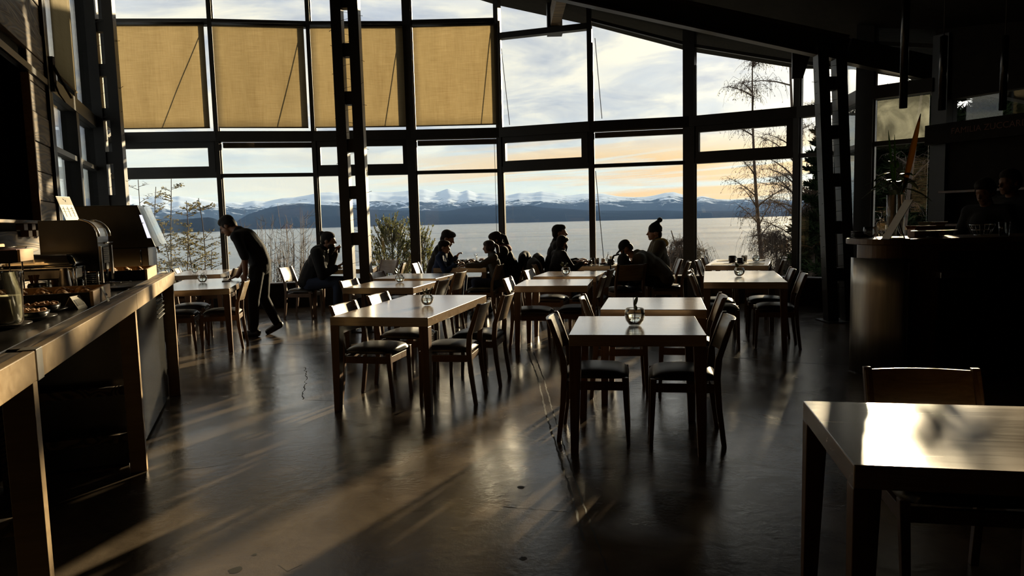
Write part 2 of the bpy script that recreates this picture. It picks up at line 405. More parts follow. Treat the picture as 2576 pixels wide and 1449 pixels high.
mountain_mat('snow_mountain', .40, .49, 0, 560, (.018, .030, .056), (.47, .56, .72), .0030, 1.25)  # cool cast of haze and sky shade put into snow and forest colours
mountain_mat('forest_hill', .86, 1.05, -25, 260, (.006, .012, .024), (.40, .47, .58), .0060, .95)  # slate blue of distance put into the colours against the warm sun
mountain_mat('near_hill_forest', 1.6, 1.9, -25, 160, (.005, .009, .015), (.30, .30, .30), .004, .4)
FAR = [(-300,500),(100,505),(250,497),(309,487),(329,492),(368,496),(409,492),(430,496),(450,493),(477,496),(506,501),(548,508),(565,507),(610,510),(639,505),(669,507),(692,502),(713,498),(742,496),(778,490),(801,485),(831,483),(866,486),(919,481),(949,483),(987,483),(1023,480),(1048,476),(1067,476),(1089,481),(1105,482),(1127,474),(1149,481),(1160,483),(1176,478),(1198,486),(1219,485),(1246,488),(1279,491),(1306,485),(1325,486),(1342,485),(1363,481),(1382,484),(1396,485),(1420,491),(1439,491),(1467,487),(1486,487),(1515,487),(1534,490),(1556,494),(1597,496),(1624,495),(1649,491),(1673,485),(1695,483),(1716,489),(1747,497),(1768,493),(1802,501),(1843,502),(1901,502),(2100,505),(2600,495)]
MID = [(-300,560),(300,556),(560,560),(595,557),(624,539),(669,524),(713,515),(757,511),(801,515),(860,518),(919,527),(985,529),(1048,530),(1121,531),(1189,520),(1244,516),(1284,520),(1331,516),(1366,522),(1420,525),(1502,530),(1583,530),(1665,529),(1719,531),(1900,530),(2100,533),(2600,525)]
NEAR = [(250,566),(330,560),(380,556),(418,554),(465,551),(500,548),(524,546.5),(540,550),(556,558),(575,570),(600,585)]
def ridge(name, prof, D0, D1, zfoot, mat, rows, cols, rough, label, pw=1.0):
    xs = np.array([p[0] for p in prof], float); ys = np.array([p[1] for p in prof], float)
    px = np.linspace(xs[0], xs[-1], cols); py = np.interp(px, xs, ys)
    g = []
    for i in range(rows + 6):
        t = i / (rows - 1)
        row = []
        for j in range(cols):
            d = ray(px[j], py[j]); az = math.atan2(d.x, d.y); te = d.z / math.hypot(d.x, d.y)
            D = D0 + (D1 - D0) * t
            zt = EYE + te * D1
            tt = t if t <= 1 else max(0, 2 - t)
            x = D * math.sin(az); y = D * math.cos(az)
            n = noise.hetero_terrain(Vector((x / rough, y / rough, 3.1)), .9, 2.1, 6, .6) - .9
            n2 = noise.ridged_multi_fractal(Vector((x / (rough * .6), y / (rough * .6), 9.3)), 1.0, 2.1, 5, 1.0, 2.0) - 1.0
            env = math.sin(math.pi * min(1, tt)) ** .8 * (zt - zfoot)
            z = zfoot + (zt - zfoot) * tt ** pw + env * (.10 * n + .14 * n2)
            if t < 1 and t > 0:
                z = min(z, EYE + te * D * .985 + (.0 if t > .97 else -2))
            row.append((x, y, z))
        g.append(row)
    o = MB().sheet(g).build(name, MT[mat])
    return tag(o, label, 'mountain')
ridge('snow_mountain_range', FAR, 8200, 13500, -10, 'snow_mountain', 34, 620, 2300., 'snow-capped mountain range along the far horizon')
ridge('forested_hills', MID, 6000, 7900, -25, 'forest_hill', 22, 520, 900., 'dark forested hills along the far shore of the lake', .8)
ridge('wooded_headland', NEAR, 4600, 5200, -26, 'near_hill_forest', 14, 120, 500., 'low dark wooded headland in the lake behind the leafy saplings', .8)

def lake_mat():
    m = bpy.data.materials.new('lake_water'); m.use_nodes = True; nt = m.node_tree; b = nt.nodes['Principled BSDF']
    b.inputs['Base Color'].default_value = (.05, .065, .075, 1); b.inputs['Roughness'].default_value = .16; b.inputs['IOR'].default_value = 1.33
    g = nn(nt, 'ShaderNodeNewGeometry'); mp = nn(nt, 'ShaderNodeMapping'); mp.inputs['Scale'].default_value = (.10, .28, 1)
    nt.links.new(g.outputs['Position'], mp.inputs[0])
    n = nn(nt, 'ShaderNodeTexNoise', i_Scale=1.0, i_Detail=7.0, i_Roughness=.62); nt.links.new(mp.outputs[0], n.inputs['Vector'])
    mp2 = nn(nt, 'ShaderNodeMapping'); mp2.inputs['Scale'].default_value = (.0012, .006, 1); nt.links.new(g.outputs['Position'], mp2.inputs[0])
    n2 = nn(nt, 'ShaderNodeTexNoise', i_Scale=1.0, i_Detail=4.0); nt.links.new(mp2.outputs[0], n2.inputs['Vector'])
    nt.links.new(ramp(nt, n2.outputs[0], [(.35, g3(.10)), (.65, g3(.24))]), b.inputs['Roughness'])
    bu = nn(nt, 'ShaderNodeBump', i_Strength=.55, i_Distance=1.2); nt.links.new(n.outputs[0], bu.inputs['Height']); nt.links.new(bu.outputs[0], b.inputs['Normal'])
    MT['lake'] = m
lake_mat()
tag(MB().add([(-9000, 40, -25), (9000, 40, -25), (9000, 9500, -25), (-9000, 9500, -25)], [(0, 1, 2, 3)]).build('lake', MT['lake']), 'wide calm grey lake below the windows', 'lake', kind='stuff')
pm('ground', (.05, .045, .03), .95, spec=.1, var=.5, scale=.8)
def gz(x, y):
    r = max(0.0, y - 11.0)
    hill = max(0.0, x - 6) * .22
    return -.35 - .42 * r * (1 if r > 2 else r / 2) + min(hill, 3.5) + .25 * noise.noise(Vector((x * .3, y * .3, 0)))
g = [[(x, y, max(-27, gz(x, y))) for x in np.linspace(-90, 90, 61)] for y in np.linspace(13.4, 85, 49)]
tag(MB().sheet(g).build('hillside', MT['ground']), kind='structure')
g = [[(x, y, min(-.12, gz(x, y)) if x < 6.4 else gz(x, y)) for x in np.linspace(6.6, 60, 24)] for y in np.linspace(-6, 13.4, 20)]
tag(MB().sheet(g).build('hillside_bank', MT['ground']), kind='structure')

# ------------------------------------------------------------------ vegetation
pm('bark', (.060, .042, .032), .9, var=.4, scale=20)
pm('bark_birch', (.085, .060, .045), .85, var=.4, scale=14)
pm('leaf_pine', (.014, .022, .010), .9, spec=.0, var=.5, scale=2)
def leafquad(m, p, d, w, l):
    d = d.normalized(); u = d.orthogonal().normalized(); u = Matrix.Rotation(random.uniform(0, 6.28), 3, d) @ u
    a = p + d * l * .5 + u * w; b = p + d * l; c = p + d * l * .5 - u * w
    m.add([p, a, b, c], [(0, 1, 2, 3)])
def sapling(name, base, h, lean, label, seed, nb=14, leaf=.035, cat='sapling', group=None, spread=.55, leafy=1.0):
    rnd = random.Random(seed); random.seed(seed)
    root = empty(name, base, 0, label, cat, group)
    st = MB(); br = MB(); lf = MB()
    pts = []; x = y = 0
    for i in range(9):
        t = i / 8
        pts.append(Vector((lean[0] * t + .05 * math.sin(t * 7 + seed), lean[1] * t + .04 * math.cos(t * 5 + seed), h * t)))
    st.tube(pts, [.016 * (1 - .8 * i / 8) + .004 for i in range(9)], 5)
    for k in range(nb):
        t = rnd.uniform(.12, .97); i = t * 8; p = pts[int(i)].lerp(pts[min(8, int(i) + 1)], i % 1)
        a = rnd.uniform(0, 6.28); L = spread * (1.15 - t) * rnd.uniform(.6, 1.2) + .12
        d = Vector((math.cos(a), math.sin(a), rnd.uniform(.15, .6)))
        bp = [p + d * L * s + Vector((0, 0, -.10 * L * s * s)) for s in (0, .35, .7, 1)]
        br.tube(bp, [.007, .0055, .004, .002], 3)
        for q in range(7):
            s = rnd.uniform(.2, 1); pp = p + d * L * s
            d2 = Vector((rnd.uniform(-1, 1), rnd.uniform(-1, 1), rnd.uniform(-.1, .5))); L2 = L * .35 * rnd.uniform(.5, 1)
            br.tube([pp, pp + d2 * L2], [.0035, .0018], 3)
            for w in range(int(5 * leafy)):
                leafquad(lf, pp + d2 * L2 * rnd.uniform(.2, 1), Vector((rnd.uniform(-1, 1), rnd.uniform(-1, 1), rnd.uniform(-.5, .4))), leaf * .32, leaf * rnd.uniform(.7, 1.3))
    st.build('stem', MT['bark'], root); tag(br.build('branches', MT['bark'], root), kind='stuff')
    if lf.f: tag(lf.build('leaves', MT['leaf_bush'], root), kind='stuff')
    return root
def at_out(px, y): return aty(px, 600, y)
k = 0
for px, py, y, nb, lab in ((372, 452, 14.6, 10, 'thin leafless-topped sapling with curling tip outside the window by the dispenser'),
                      (388, 470, 15.4, 26, 'leafy sapling with feathery twigs beside the curling-tipped one'),
                      (436, 446, 14.8, 30, 'tallest leafy sapling with a forked leafy crown outside the window'),
                      (468, 505, 15.2, 34, 'bushy sapling with brown-green leaves right beside the tallest one'),
                      (508, 498, 15.0, 30, 'leafy sapling with upright feathery twigs nearest the steel mullion'),
                      (420, 560, 14.4, 40, 'low dense leafy shrub in front of the saplings'),
                      (480, 580, 14.2, 44, 'low spreading leafy shrub below the window sill level'),
                      (540, 628, 14.4, 16, 'small sprig-like shrub by the steel mullion')):
    c = at_out(px, y); top = aty(px, py, y).z; b = Vector((c.x, y, gz(c.x, y) - .1))
    sapling('sapling', b, top - b.z, (random.uniform(-.15, .15), 0), lab, 11 + k, int(nb * (1.5 if top - b.z > 2.6 else 1.7)), .042 if nb > 12 else .03, 'sapling', None, .8, .8 if nb > 12 else .3); k += 1
def twiggy(name, base, h, w, label, seed, n=60, cat='shrub', mat='bark'):
    rnd = random.Random(seed)
    root = empty(name, base, 0, label, cat); st = MB(); tw = MB()
    for k in range(n):
        a = rnd.uniform(0, 6.28); r0 = rnd.uniform(0, .25); L = h * rnd.uniform(.55, 1.05)
        top = Vector((w * rnd.uniform(-1, 1), w * .6 * rnd.uniform(-1, 1), L))
        p0 = Vector((r0 * math.cos(a) * w, r0 * math.sin(a) * w, 0))
        pts = [p0.lerp(top, t) + Vector((rnd.uniform(-.04, .04), rnd.uniform(-.04, .04), 0)) for t in (0, .3, .6, .85, 1)]
        st.tube(pts, [.010, .009, .007, .005, .003], 3)
        for q in range(9):
            t = rnd.uniform(.3, 1); p = p0.lerp(top, t); d = Vector((rnd.uniform(-1, 1), rnd.uniform(-1, 1), rnd.uniform(.0, .9)))
            l = rnd.uniform(.1, .35); tw.tube([p, p + d * l * .5, p + d * l + Vector((0, 0, .03))], [.0045, .0035, .002], 3)
    tag(st.build('stems', MT[mat], root), kind='stuff'); tag(tw.build('twigs', MT[mat], root), kind='stuff'); return root
for px, py, y, w, lab, s in ((655, 560, 14.8, .42, 'bare twiggy shrub behind the bending waiter', 31), (735, 540, 14.9, .40, 'bare twiggy shrub behind the bearded man', 32), (1400, 690, 14.6, .3, 'low bare shrub below the sill behind the set table', 33)):
    c = at_out(px, y); zt = aty(px, py, y).z; zb = gz(c.x, y) - .1
    twiggy('bare_shrub', (c.x, y, zb), zt - zb, w, lab, s, 70)
def cypress(base, h, w, label, seed, n=420):
    rnd = random.Random(seed); random.seed(seed)
    root = empty('cypress_bush', base, 0, label, 'bush'); st = MB(); lf = MB()
    st.tube([(0, 0, 0), (.03, 0, h * .5), (0, 0, h * .9)], [.07, .045, .012], 6)
    for k in range(n):
        t = rnd.uniform(.03, 1) ** .8; a = rnd.uniform(0, 6.28)
        r = w * (math.sin(math.pi * (.16 + .84 * min(1, t * .98))) ** .75) * rnd.uniform(.35, 1.05)
        p = Vector((math.cos(a) * r, math.sin(a) * r, h * t * .9))
        o = Vector((math.cos(a) * .45, math.sin(a) * .45, 1.0)).normalized(); L = rnd.uniform(.22, .46)
        st.tube([p, p + o * L], [.006, .002], 3)
        for q in range(16):
            s = rnd.uniform(.0, 1); d = o + Vector((rnd.uniform(-1, 1), rnd.uniform(-1, 1), rnd.uniform(-.3, .8))) * .8
            leafquad(lf, p + o * L * s, d, .012, rnd.uniform(.05, .11) * (1.15 - .6 * s))
    tag(st.build('branches', MT['bark'], root), kind='stuff'); tag(lf.build('foliage', MT['leaf_cypress'], root), kind='stuff')
for px, pyt, y, w, lab, s, n in ((985, 530, 14.9, .62, 'dense green-gold conifer bush outside the window', 41, 620), (1062, 560, 15.2, .36, 'narrow conifer bush crossing behind the mullion', 42, 260), (1040, 515, 15.6, .26, 'thin dark conifer tip behind the green-gold bush', 43, 150)):
    c = at_out(px, y); zb = gz(c.x, y) - .1; cypress((c.x, y, zb), aty(px, pyt, y).z - zb, w, lab, s, n)

def birch(base, h, label, seed, lean=(0, 0), n=26, drop=1.0, spread=1.6, twigs=44, name='birch_tree', side=None):
    rnd = random.Random(seed)
    root = empty(name, base, 0, label, 'tree'); tr = MB(); br = MB(); tw = MB(); bud = MB()
    pts = [Vector((lean[0] * t + .12 * math.sin(4 * t + seed), lean[1] * t, h * t)) for t in [i / 10 for i in range(11)]]
    tr.tube(pts, [.075 * (1 - .86 * i / 10) for i in range(11)], 7)
    for k in range(n):
        t = rnd.uniform(.18, .97); i = t * 10; p = pts[int(i)].lerp(pts[min(10, int(i) + 1)], i % 1)
        a = rnd.uniform(0, 6.28) if side is None else rnd.uniform(side[0], side[1]); L = spread * (1.1 - .65 * t) * rnd.uniform(.6, 1.15)
        d = Vector((math.cos(a), math.sin(a), rnd.uniform(.35, 1.1))).normalized()
        bp = [p + d * L * s - Vector((0, 0, .35 * L * s * s * drop)) for s in (0, .25, .5, .75, 1)]
        br.tube(bp, [.02, .015, .011, .007, .003], 4)
        for q in range(twigs):
            s = rnd.uniform(.15, 1); u = s * 4; pp = bp[int(min(3, u))].lerp(bp[int(min(3, u)) + 1], u - int(min(3, u)))
            e = Vector((rnd.uniform(-1, 1), rnd.uniform(-1, 1), rnd.uniform(-.2, .7))); l = rnd.uniform(.15, .5)
            q1 = pp + e * l * .55; q2 = q1 + e * l * .3 + Vector((0, 0, -l * .55 * drop)); q3 = q2 + Vector((e.x * .05, e.y * .05, -l * .5 * drop))
            tw.tube([pp, q1, q2, q3], [.0042, .0032, .0024, .0015], 3, caps=False)
            for w in range(3):
                c = q1.lerp(q3, rnd.random()); leafquad(bud, c, Vector((rnd.uniform(-1, 1), rnd.uniform(-1, 1), -1.0)), .007, rnd.uniform(.025, .05))
    tr.build('trunk', MT['bark_birch'], root); tag(br.build('branches', MT['bark_birch'], root), kind='stuff')
    tag(tw.build('twigs', MT['bark_birch'], root), kind='stuff'); tag(bud.build('catkins', MT['bark'], root), kind='stuff')
    return root
c = at_out(2005, 15.6); birch((c.x, 15.6, gz(c.x, 15.6) - .2), 6.2 - gz(c.x, 15.6), 'tall leafless birch with hanging twigs beside the leaning column', 51, (-.12, 0), 30, .9, 1.9, 40, side=(1.6, 5.2))
c = at_out(1935, 16.4); birch((c.x, 16.4, gz(c.x, 16.4) - .2), 5.3 - gz(c.x, 16.4), 'leafless birch with fine upright branches behind the tall weeping one', 52, (-.35, 0), 26, .45, 1.4, 40)
c = at_out(1860, 15.2); birch((c.x, 15.2, gz(c.x, 15.2) - .2), 1.35 - gz(c.x, 15.2), 'low drooping birch bough sweeping down towards the table tops', 53, (-1.5, 0), 46, 1.5, 1.3, 84)
c = at_out(1965, 14.9); birch((c.x, 14.9, gz(c.x, 14.9) - .2), 1.3 - gz(c.x, 14.9), 'dense low birch thicket in front of the tall birch', 55, (-.25, 0), 40, 1.2, 1.1, 84)
c = at_out(2270, 15.4); birch((c.x, 15.4, gz(c.x, 15.4) - .2), 5.4 - gz(c.x, 15.4), 'leafless tree behind the clouded pane over the bar end', 54, (.3, 0), 20, .5, 1.4, 24)
def pine(base, h, w, label, seed, n=46, cl=30, up=.12, ls=1.0):
    rnd = random.Random(seed); random.seed(seed)
    root = empty('pine_tree', base, 0, label, 'tree'); st = MB(); lf = MB()
    st.tube([(0, 0, 0), (0, 0, h * .5), (.05, 0, h)], [.16, .1, .02], 7)
    for k in range(n):
        t = rnd.uniform(.05, .99); a = rnd.uniform(0, 6.28); L = w * (1.08 - t) ** .8 * rnd.uniform(.65, 1.1) + .12
        p = Vector((0, 0, h * t)); d = Vector((math.cos(a), math.sin(a), up + .35 * t)); e = p + d * L
        st.tube([p, p + d * L * .5, e], [.022, .014, .004], 4)
        for q in range(cl):
            s = rnd.uniform(.2, 1); c = p + d * L * s + Vector((rnd.gauss(0, .12), rnd.gauss(0, .12), rnd.gauss(0, .06))) * (L * .7)
            for z in range(4):
                leafquad(lf, c, Vector((rnd.uniform(-1, 1), rnd.uniform(-1, 1), rnd.uniform(-.3, .8))) + d * .5, .016 * ls, ls * rnd.uniform(.09, .2))
    st.build('trunk', MT['bark'], root); tag(lf.build('needles', MT['leaf_pine'], root), kind='stuff'); return root
for px, y, h, w, n, cl, lab, s in ((2070, 14.6, 3.1, .60, 90, 40, 'dark young pine just left of the leaning column', 61),
                           (2040, 14.2, 1.15, .62, 60, 40, 'low dark pine below the young pine', 62),
                           (2110, 29.0, 4.4, 2.6, 150, 70, 'dark pine on the slope behind the leaning column', 68),
                           (2185, 31.0, 6.3, 3.0, 190, 70, 'broad dark pine behind the bar end window', 63),
                           (2250, 28.0, 5.9, 2.8, 190, 70, 'dark pine behind the pump bottle', 69),
                           (2320, 27.0, 6.0, 2.6, 150, 70, 'dark pine behind the tall vase plant', 64)):
    c = at_out(px, y); zb = gz(c.x, y) - .2; pine((c.x, y, zb), h - zb, w, lab, s, n, cl, ls=1.0 if y < 20 else 2.6)
for px, y, h, w, lab, s in ((2390, 26.5, 6.6, 2.6, 'tall pine seen through the clerestory strip by the first pendant', 65), (2480, 25.5, 5.4, 2.4, 'pine seen through the clerestory strip under the sky gap', 66), (2575, 26.0, 6.8, 2.6, 'tall pine at the far end of the clerestory strip', 67)):
    c = at_out(px, y); zb = gz(c.x, y) - .2; pine((c.x, y, zb), h - zb, w, lab, s, 150, 60, ls=2.4)

# morning haze over the lake and in front of the mountains
hz_ = bpy.data.materials.new('haze'); hz_.use_nodes = True; nt = hz_.node_tree; nt.nodes.clear()
vs_ = nn(nt, 'ShaderNodeVolumeScatter', i_Density=2.6e-5, i_Anisotropy=0.0); vs_.inputs[0].default_value = (.26, .48, 1.0, 1)
ho = nn(nt, 'ShaderNodeOutputMaterial'); nt.links.new(vs_.outputs[0], ho.inputs['Volume'])
tag(MB().box(-14000, 14000, 1200, 16000, -26, 900).build('haze', hz_), 'thin blue haze over the lake and mountains', 'haze', kind='stuff')
# ------------------------------------------------------------------ building shell
V = [(-6.75, 12.35), (-5.0, 12.5), (-3.42, 12.8), (-1.73, 12.95), (-.15, 12.95), (1.41, 12.42), (3.02, 12.1), (4.5, 11.3), (4.95, 10.9), (4.78, 9.72), (5.35, 9.15)]
V = [Vector((*p, 0)) for p in V]
def zr(x): return 5.5 - .33 * (x + .16)
EAVE = [(-10, 13.2), (-6.9, 13.45), (-5.0, 13.6), (-3.4, 13.85), (-1.7, 14.0), (-.16, 13.95), (1.52, 13.4), (3.25, 13.1), (4.85, 12.2), (5.4, 11.45), (6.07, 11.1), (7.2, 10.0), (9.5, 7.5), (9.5, -4.3), (-10, -4.3)]
m = MB(); n = len(EAVE)
m.add([(x, y, zr(x)) for x, y in EAVE] + [(x, y, zr(x) + .28) for x, y in EAVE], [tuple(reversed(range(n))), tuple(range(n, 2 * n))] + [(i, (i + 1) % n, n + (i + 1) % n, n + i) for i in range(n)])
tag(m.build('ceiling', MT['ceiling_paint']), 'black sloping ceiling with deep eaves', kind='structure')
FL = [(-7.2, 12.3), (-6.75, 12.35)] + [(p.x, p.y) for p in V[1:]] + [(6.6, 6.6), (8.6, 3.0), (8.6, -4.2), (-7, -4.2)]
m = MB(); m.prism([(x, y) for x, y in reversed(FL)], -.14, 0)
floor = tag(m.build('floor', MT['concrete'], fix=True), 'polished dark concrete floor', kind='structure')
# saw-cut joint strip, cracks and pits in the slab (thin inlaid strips)
def strip(pts, w, name='floor_crack', jag=.0, seed=1, mat='joint_dark'):
    rnd = random.Random(seed); P = [atz(px, py, 0) for px, py in pts]; Q = []
    for a, b in zip(P[:-1], P[1:]):
        k = max(1, int((b - a).length / .05)) if jag else 1
        for i in range(k): Q.append(a.lerp(b, i / k) + Vector((rnd.uniform(-jag, jag), rnd.uniform(-jag, jag), 0)))
    Q.append(P[-1]); L = []; Rr = []
    for i, p in enumerate(Q):
        t = (Q[min(i + 1, len(Q) - 1)] - Q[max(0, i - 1)]).normalized(); nrm = Vector((-t.y, t.x, 0)) * w * (rnd.uniform(.5, 1.4) if jag else 1) / 2
        L.append((p.x + nrm.x, p.y + nrm.y, .0006)); Rr.append((p.x - nrm.x, p.y - nrm.y, .0006))
    MB().sheet([Rr, L]).build(name, MT[mat], floor)
strip([(1326, 880), (1352, 950), (1378, 1055), (1400, 1125), (1440, 1250), (1470, 1362)], .012, 'joint_edge', .004, 2)
strip([(1342, 885), (1368, 955), (1392, 1040), (1428, 1150), (1465, 1262), (1530, 1440)], .010, 'joint_edge', .004, 3)
strip([(430, 868), (860, 866), (1300, 878), (1560, 880), (1790, 895), (2140, 922)], .008, 'floor_joint')
strip([(766, 925), (772, 950), (765, 975), (762, 1005)], .008, jag=.012, seed=5)
strip([(764, 1006), (800, 1007), (850, 1010)], .004, jag=.006, seed=6)
strip([(1260, 1273), (1330, 1280), (1440, 1288)], .004, jag=.006, seed=7)
strip([(700, 1422), (725, 1438), (760, 1420)], .004, jag=.005, seed=8)
strip([(430, 1183), (500, 1178), (560, 1170)], .003, jag=.005, seed=9)
for px, py, r in ((1310, 1226, .022), (594, 1434, .03), (1872, 858, .02), (1943, 868, .02), (1908, 878, .016), (1316, 1405, .018), (640, 1395, .012)):
    p = atz(px, py, .0006); MB().add([(p.x + r * math.cos(a) * random.uniform(.8, 1.2), p.y + r * math.sin(a) * random.uniform(.8, 1.2), .0007) for a in [i * .5236 for i in range(12)]], [tuple(range(12))]).build('floor_spot', MT['joint_dark'], floor)

# window bays
SB = MT['steel_black']; BR = MT['steel_brown']; GL = MT['glass']
def bay(i, a, b, hopper=False, top=None, post=.07, upper=True, dirty=False, sillz=.45, lowtop=2.31, midbot=None, midtop=None, band=False):
    a = V[a] if isinstance(a, int) else a; b = V[b] if isinstance(b, int) else b
    d = b - a; L = d.length; rz = math.atan2(d.y, d.x)
    w = empty('window_%d' % i, a, rz, kind='structure')
    za, zb = zr(a.x) + .05, zr(b.x) + .05
    box('sill_wall', MT['wall_dark'], w, 0, L, -.06, .12, 0, sillz - .03)
    box('window_sill', BR, w, 0, L, -.11, .12, sillz - .03, sillz, .004)
    MB().hex([(-post / 2, -.07, 0), (post / 2, -.07, 0), (post / 2, .10, 0), (-post / 2, .10, 0), (-post / 2, -.07, za), (post / 2, -.07, za), (post / 2, .10, za), (-post / 2, .10, za)]).build('mullion', SB, w)
    box('glazing_bead', BR, w, post / 2, post / 2 + .02, -.03, .03, sillz, min(za, zb) - .1)
    x0, x1 = post / 2 + .02, L - .045
    box('pane', GL, w, x0, x1, -.005, .005, sillz, lowtop)
    if hopper:
        box('transom', SB, w, 0, L, -.06, .08, lowtop, 2.40)
        ml, mr, mb, mt_ = x0 + .05, x1 - .11, 2.50, 2.82
        box('sash_bottom', SB, w, x0, x1, -.05, .05, 2.40, mb); box('sash_top', SB, w, x0, x1, -.05, .05, mt_, 2.92)
        box('sash_stile', SB, w, x0, ml, -.05, .05, mb, mt_); box('sash_stile', SB, w, mr, x1, -.05, .05, mb, mt_)
        box('vent_pane', GL, w, ml, mr, -.005, .005, mb, mt_)
        box('transom_beam', SB, w, 0, L, -.08, .10, 2.92, 3.09)
    else:
        box('transom', SB, w, 0, L, -.05, .07, lowtop, 2.37)
        box('vent_pane', MT['glass_dirty'] if dirty else GL, w, x0, x1, -.005, .005, 2.37, 2.92)
        box('transom_beam', SB, w, 0, L, -.08, .10, 2.92, 3.09)
        if band: box('shade_box', BR, w, x0, x1, .14, .22, 2.83, 2.92)
    if upper:
        tz = [top] if top else []
        z0 = 3.09
        if top:
            box('pane', GL, w, x0, x1, -.005, .005, z0, top); box('top_transom', SB, w, 0, L, -.06, .08, top, top + .10, 0); z0 = top + .10
        MB().hex([(x0, -.005, z0), (x1, -.005, z0), (x1, .005, z0), (x0, .005, z0), (x0, -.005, za), (x1, -.005, zb), (x1, .005, zb), (x0, .005, za)]).build('top_pane', GL, w)
        if not top:
            MB().bar((0, 0, za - .25), (L, 0, zb - .25), .07, .05).build('head_rail', SB, w)
    return w, L
bays = []
cfg = [(True, 4.86, .20, False), (False, 4.86, .075, True), (True, 4.86, .07, False), (False, 4.88, .15, True), (True, 4.62, .085, False), (False, None, .08, True), (True, None, .19, False), (False, None, .09, False)]
for i, (hp, tp, po, bd) in enumerate(cfg):
    bays.append(bay(i + 1, i, i + 1, hp, tp, po, band=bd))
bay(9, 8, 9, False, None, .14)
bay(10, 9, 10, False, None, .22, dirty=True)
# clerestory wall right of the last bay
E0 = V[10]; E1 = Vector((6.6, 6.6, 0)); d = E1 - E0; L = d.length; rz = math.atan2(d.y, d.x)
wr = empty('wall_right', E0, rz, kind='structure')
box('wall_panel', MT['wall_dark'], wr, 0, L, 0, .15, 0, 2.52)
MB().hex([(0, 0, 2.80), (L, 0, 2.80), (L, .15, 2.80), (0, .15, 2.80), (0, 0, zr(E0.x) + .1), (L, 0, zr(E1.x) + .1), (L, .15, zr(E1.x) + .1), (0, .15, zr(E0.x) + .1)]).build('wall_panel', MT['wall_dark'], wr)
box('wall_post', SB, wr, 0, .20, -.05, .16, 0, 3.6)
for k, (a, b) in enumerate(((.20, 1.12), (1.14, L))):
    box('clerestory_pane', MT['glass_dirty'] if k > 5 else GL, wr, a, b, .07, .08, 2.52, 2.80)
box('clerestory_mullion', SB, wr, 1.12, 1.14, .04, .1, 2.52, 2.80)
for nm, pts in (('wall_bar_side', [(6.6, 6.6), (8.6, 3.0), (8.6, -4.2)]), ('wall_back', [(8.6, -4.2), (-7, -4.2)]), ('wall_left_rear', [(-7, -4.2), (-5.4, 2.1), (-2.44, 1.7)])):
    m = MB()
    for (x0, y0), (x1, y1) in zip(pts[:-1], pts[1:]):
        m.bar((x0, y0, 4.0), (x1, y1, 4.0), .12, 8.0)
    tag(m.build(nm, MT['wall_dark']), 'plain dark wall closing the room', kind='structure')
# left side wall: glazed bays then barn planks
DL = Vector((-.375, .927, 0)).normalized(); NL = Vector((DL.y, -DL.x, 0))
def lw(t, off=0, z=0): return V[0] - DL * t + NL * off + Vector((0, 0, z))
# bay() expects left->right seen from the room
bay(11, lw(3.55), lw(1.9), False, None, .17)
bay(12, lw(5.05), lw(3.55), False, None, .12)
bay(13, lw(1.9), lw(0), False, None, .08)
rzl = math.atan2(DL.y, DL.x)
wl = empty('wall_left', lw(11.5), rzl, kind='structure')   # local x runs away from the camera, local -y is the room side
WT = 11.5 - 5.05
def wl_xz(px, py):   # pixel on plank face -> local x, z
    o = lw(11.5, .05); dd = ray(px, py); P0 = Vector((0, 0, EYE)); t = (o - P0).dot(NL) / dd.dot(NL); p = P0 + dd * t
    return (p - lw(11.5)).dot(DL), p.z
ox1, _ = wl_xz(84, 330); _, oz1 = wl_xz(40, 150)
ox1 = min(ox1, WT - .25); ox0 = ox1 - 2.6; oz0 = 1.55
oz1 = max(2.5, min(3.3, oz1))
box('wall_core', MT['wall_dark'], wl, 0, WT, .02, .16, 0, oz0); box('wall_core', MT['wall_dark'], wl, 0, ox0, .02, .16, oz0, oz1); box('wall_core', MT['wall_dark'], wl, ox1, WT, .02, .16, oz0, oz1)
box('wall_core', MT['wall_dark'], wl, 0, WT, .02, .16, oz1, 9)
box('hatch_dark_panel', MT['black_matte'], wl, ox0 - .2, ox1 + .2, .55, .6, oz0 - .2, oz1 + .2)  # black sheet closing the recess, in place of the dark room behind
box('hatch_reveal', MT['black_matte'], wl, ox1, ox1 + .02, .02, .55, oz0, oz1); box('hatch_reveal', MT['black_matte'], wl, ox0 - .02, ox0, .02, .55, oz0, oz1)
box('hatch_reveal', MT['black_matte'], wl, ox0, ox1, .02, .55, oz1, oz1 + .02); box('hatch_reveal', MT['black_matte'], wl, ox0, ox1, .02, .55, oz0 - .02, oz0)
ph = .285; z = .05; k = 0
while z < 6.6:
    z1 = z + ph - .008
    segs = [(.0, WT - .10)]
    if z1 > oz0 and z < oz1: segs = [(0, ox0 - .02), (ox1 + .05, WT - .10)]
    for a, b in segs:
        if b - a > .05:
            dp = random.uniform(.0, .012)
            o = box('plank', MT['barn_wood'], wl, 0, b - a, -.035 - dp, .02, 0, z1 - z, .004); o.location = (a, 0, z)
    z += ph; k += 1
box('hatch_trim', MT['box_wood'], wl, ox1 + .012, ox1 + .045, -.05, .02, oz0, oz1 - .02, .002)
box('hatch_lintel', SB, wl, ox0, WT, -.065, -.04, oz1 - .01, oz1 + .055)
box('corner_post', SB, wl, WT - .10, WT + .04, -.07, .17, 0, 9)
# ledge with wooden blocks over the counter
lg = tag(empty('trim_1', lw(11.5), rzl), kind='structure')
box('ledge_board', MT['barn_wood'], lg, ox0, WT - .12, -.17, -.045, 1.53, 1.555, .003)
for q in range(9):
    for r_ in range(2):
        if (q + r_) % 2 == 0:
            b = box('wood_block', MT['wood_block'], lg, 0, .13, -.11, -.05, 0, .055, .003); b.location = (ox1 - .95 + q * .14, 0, 1.475 - r_ * .06)

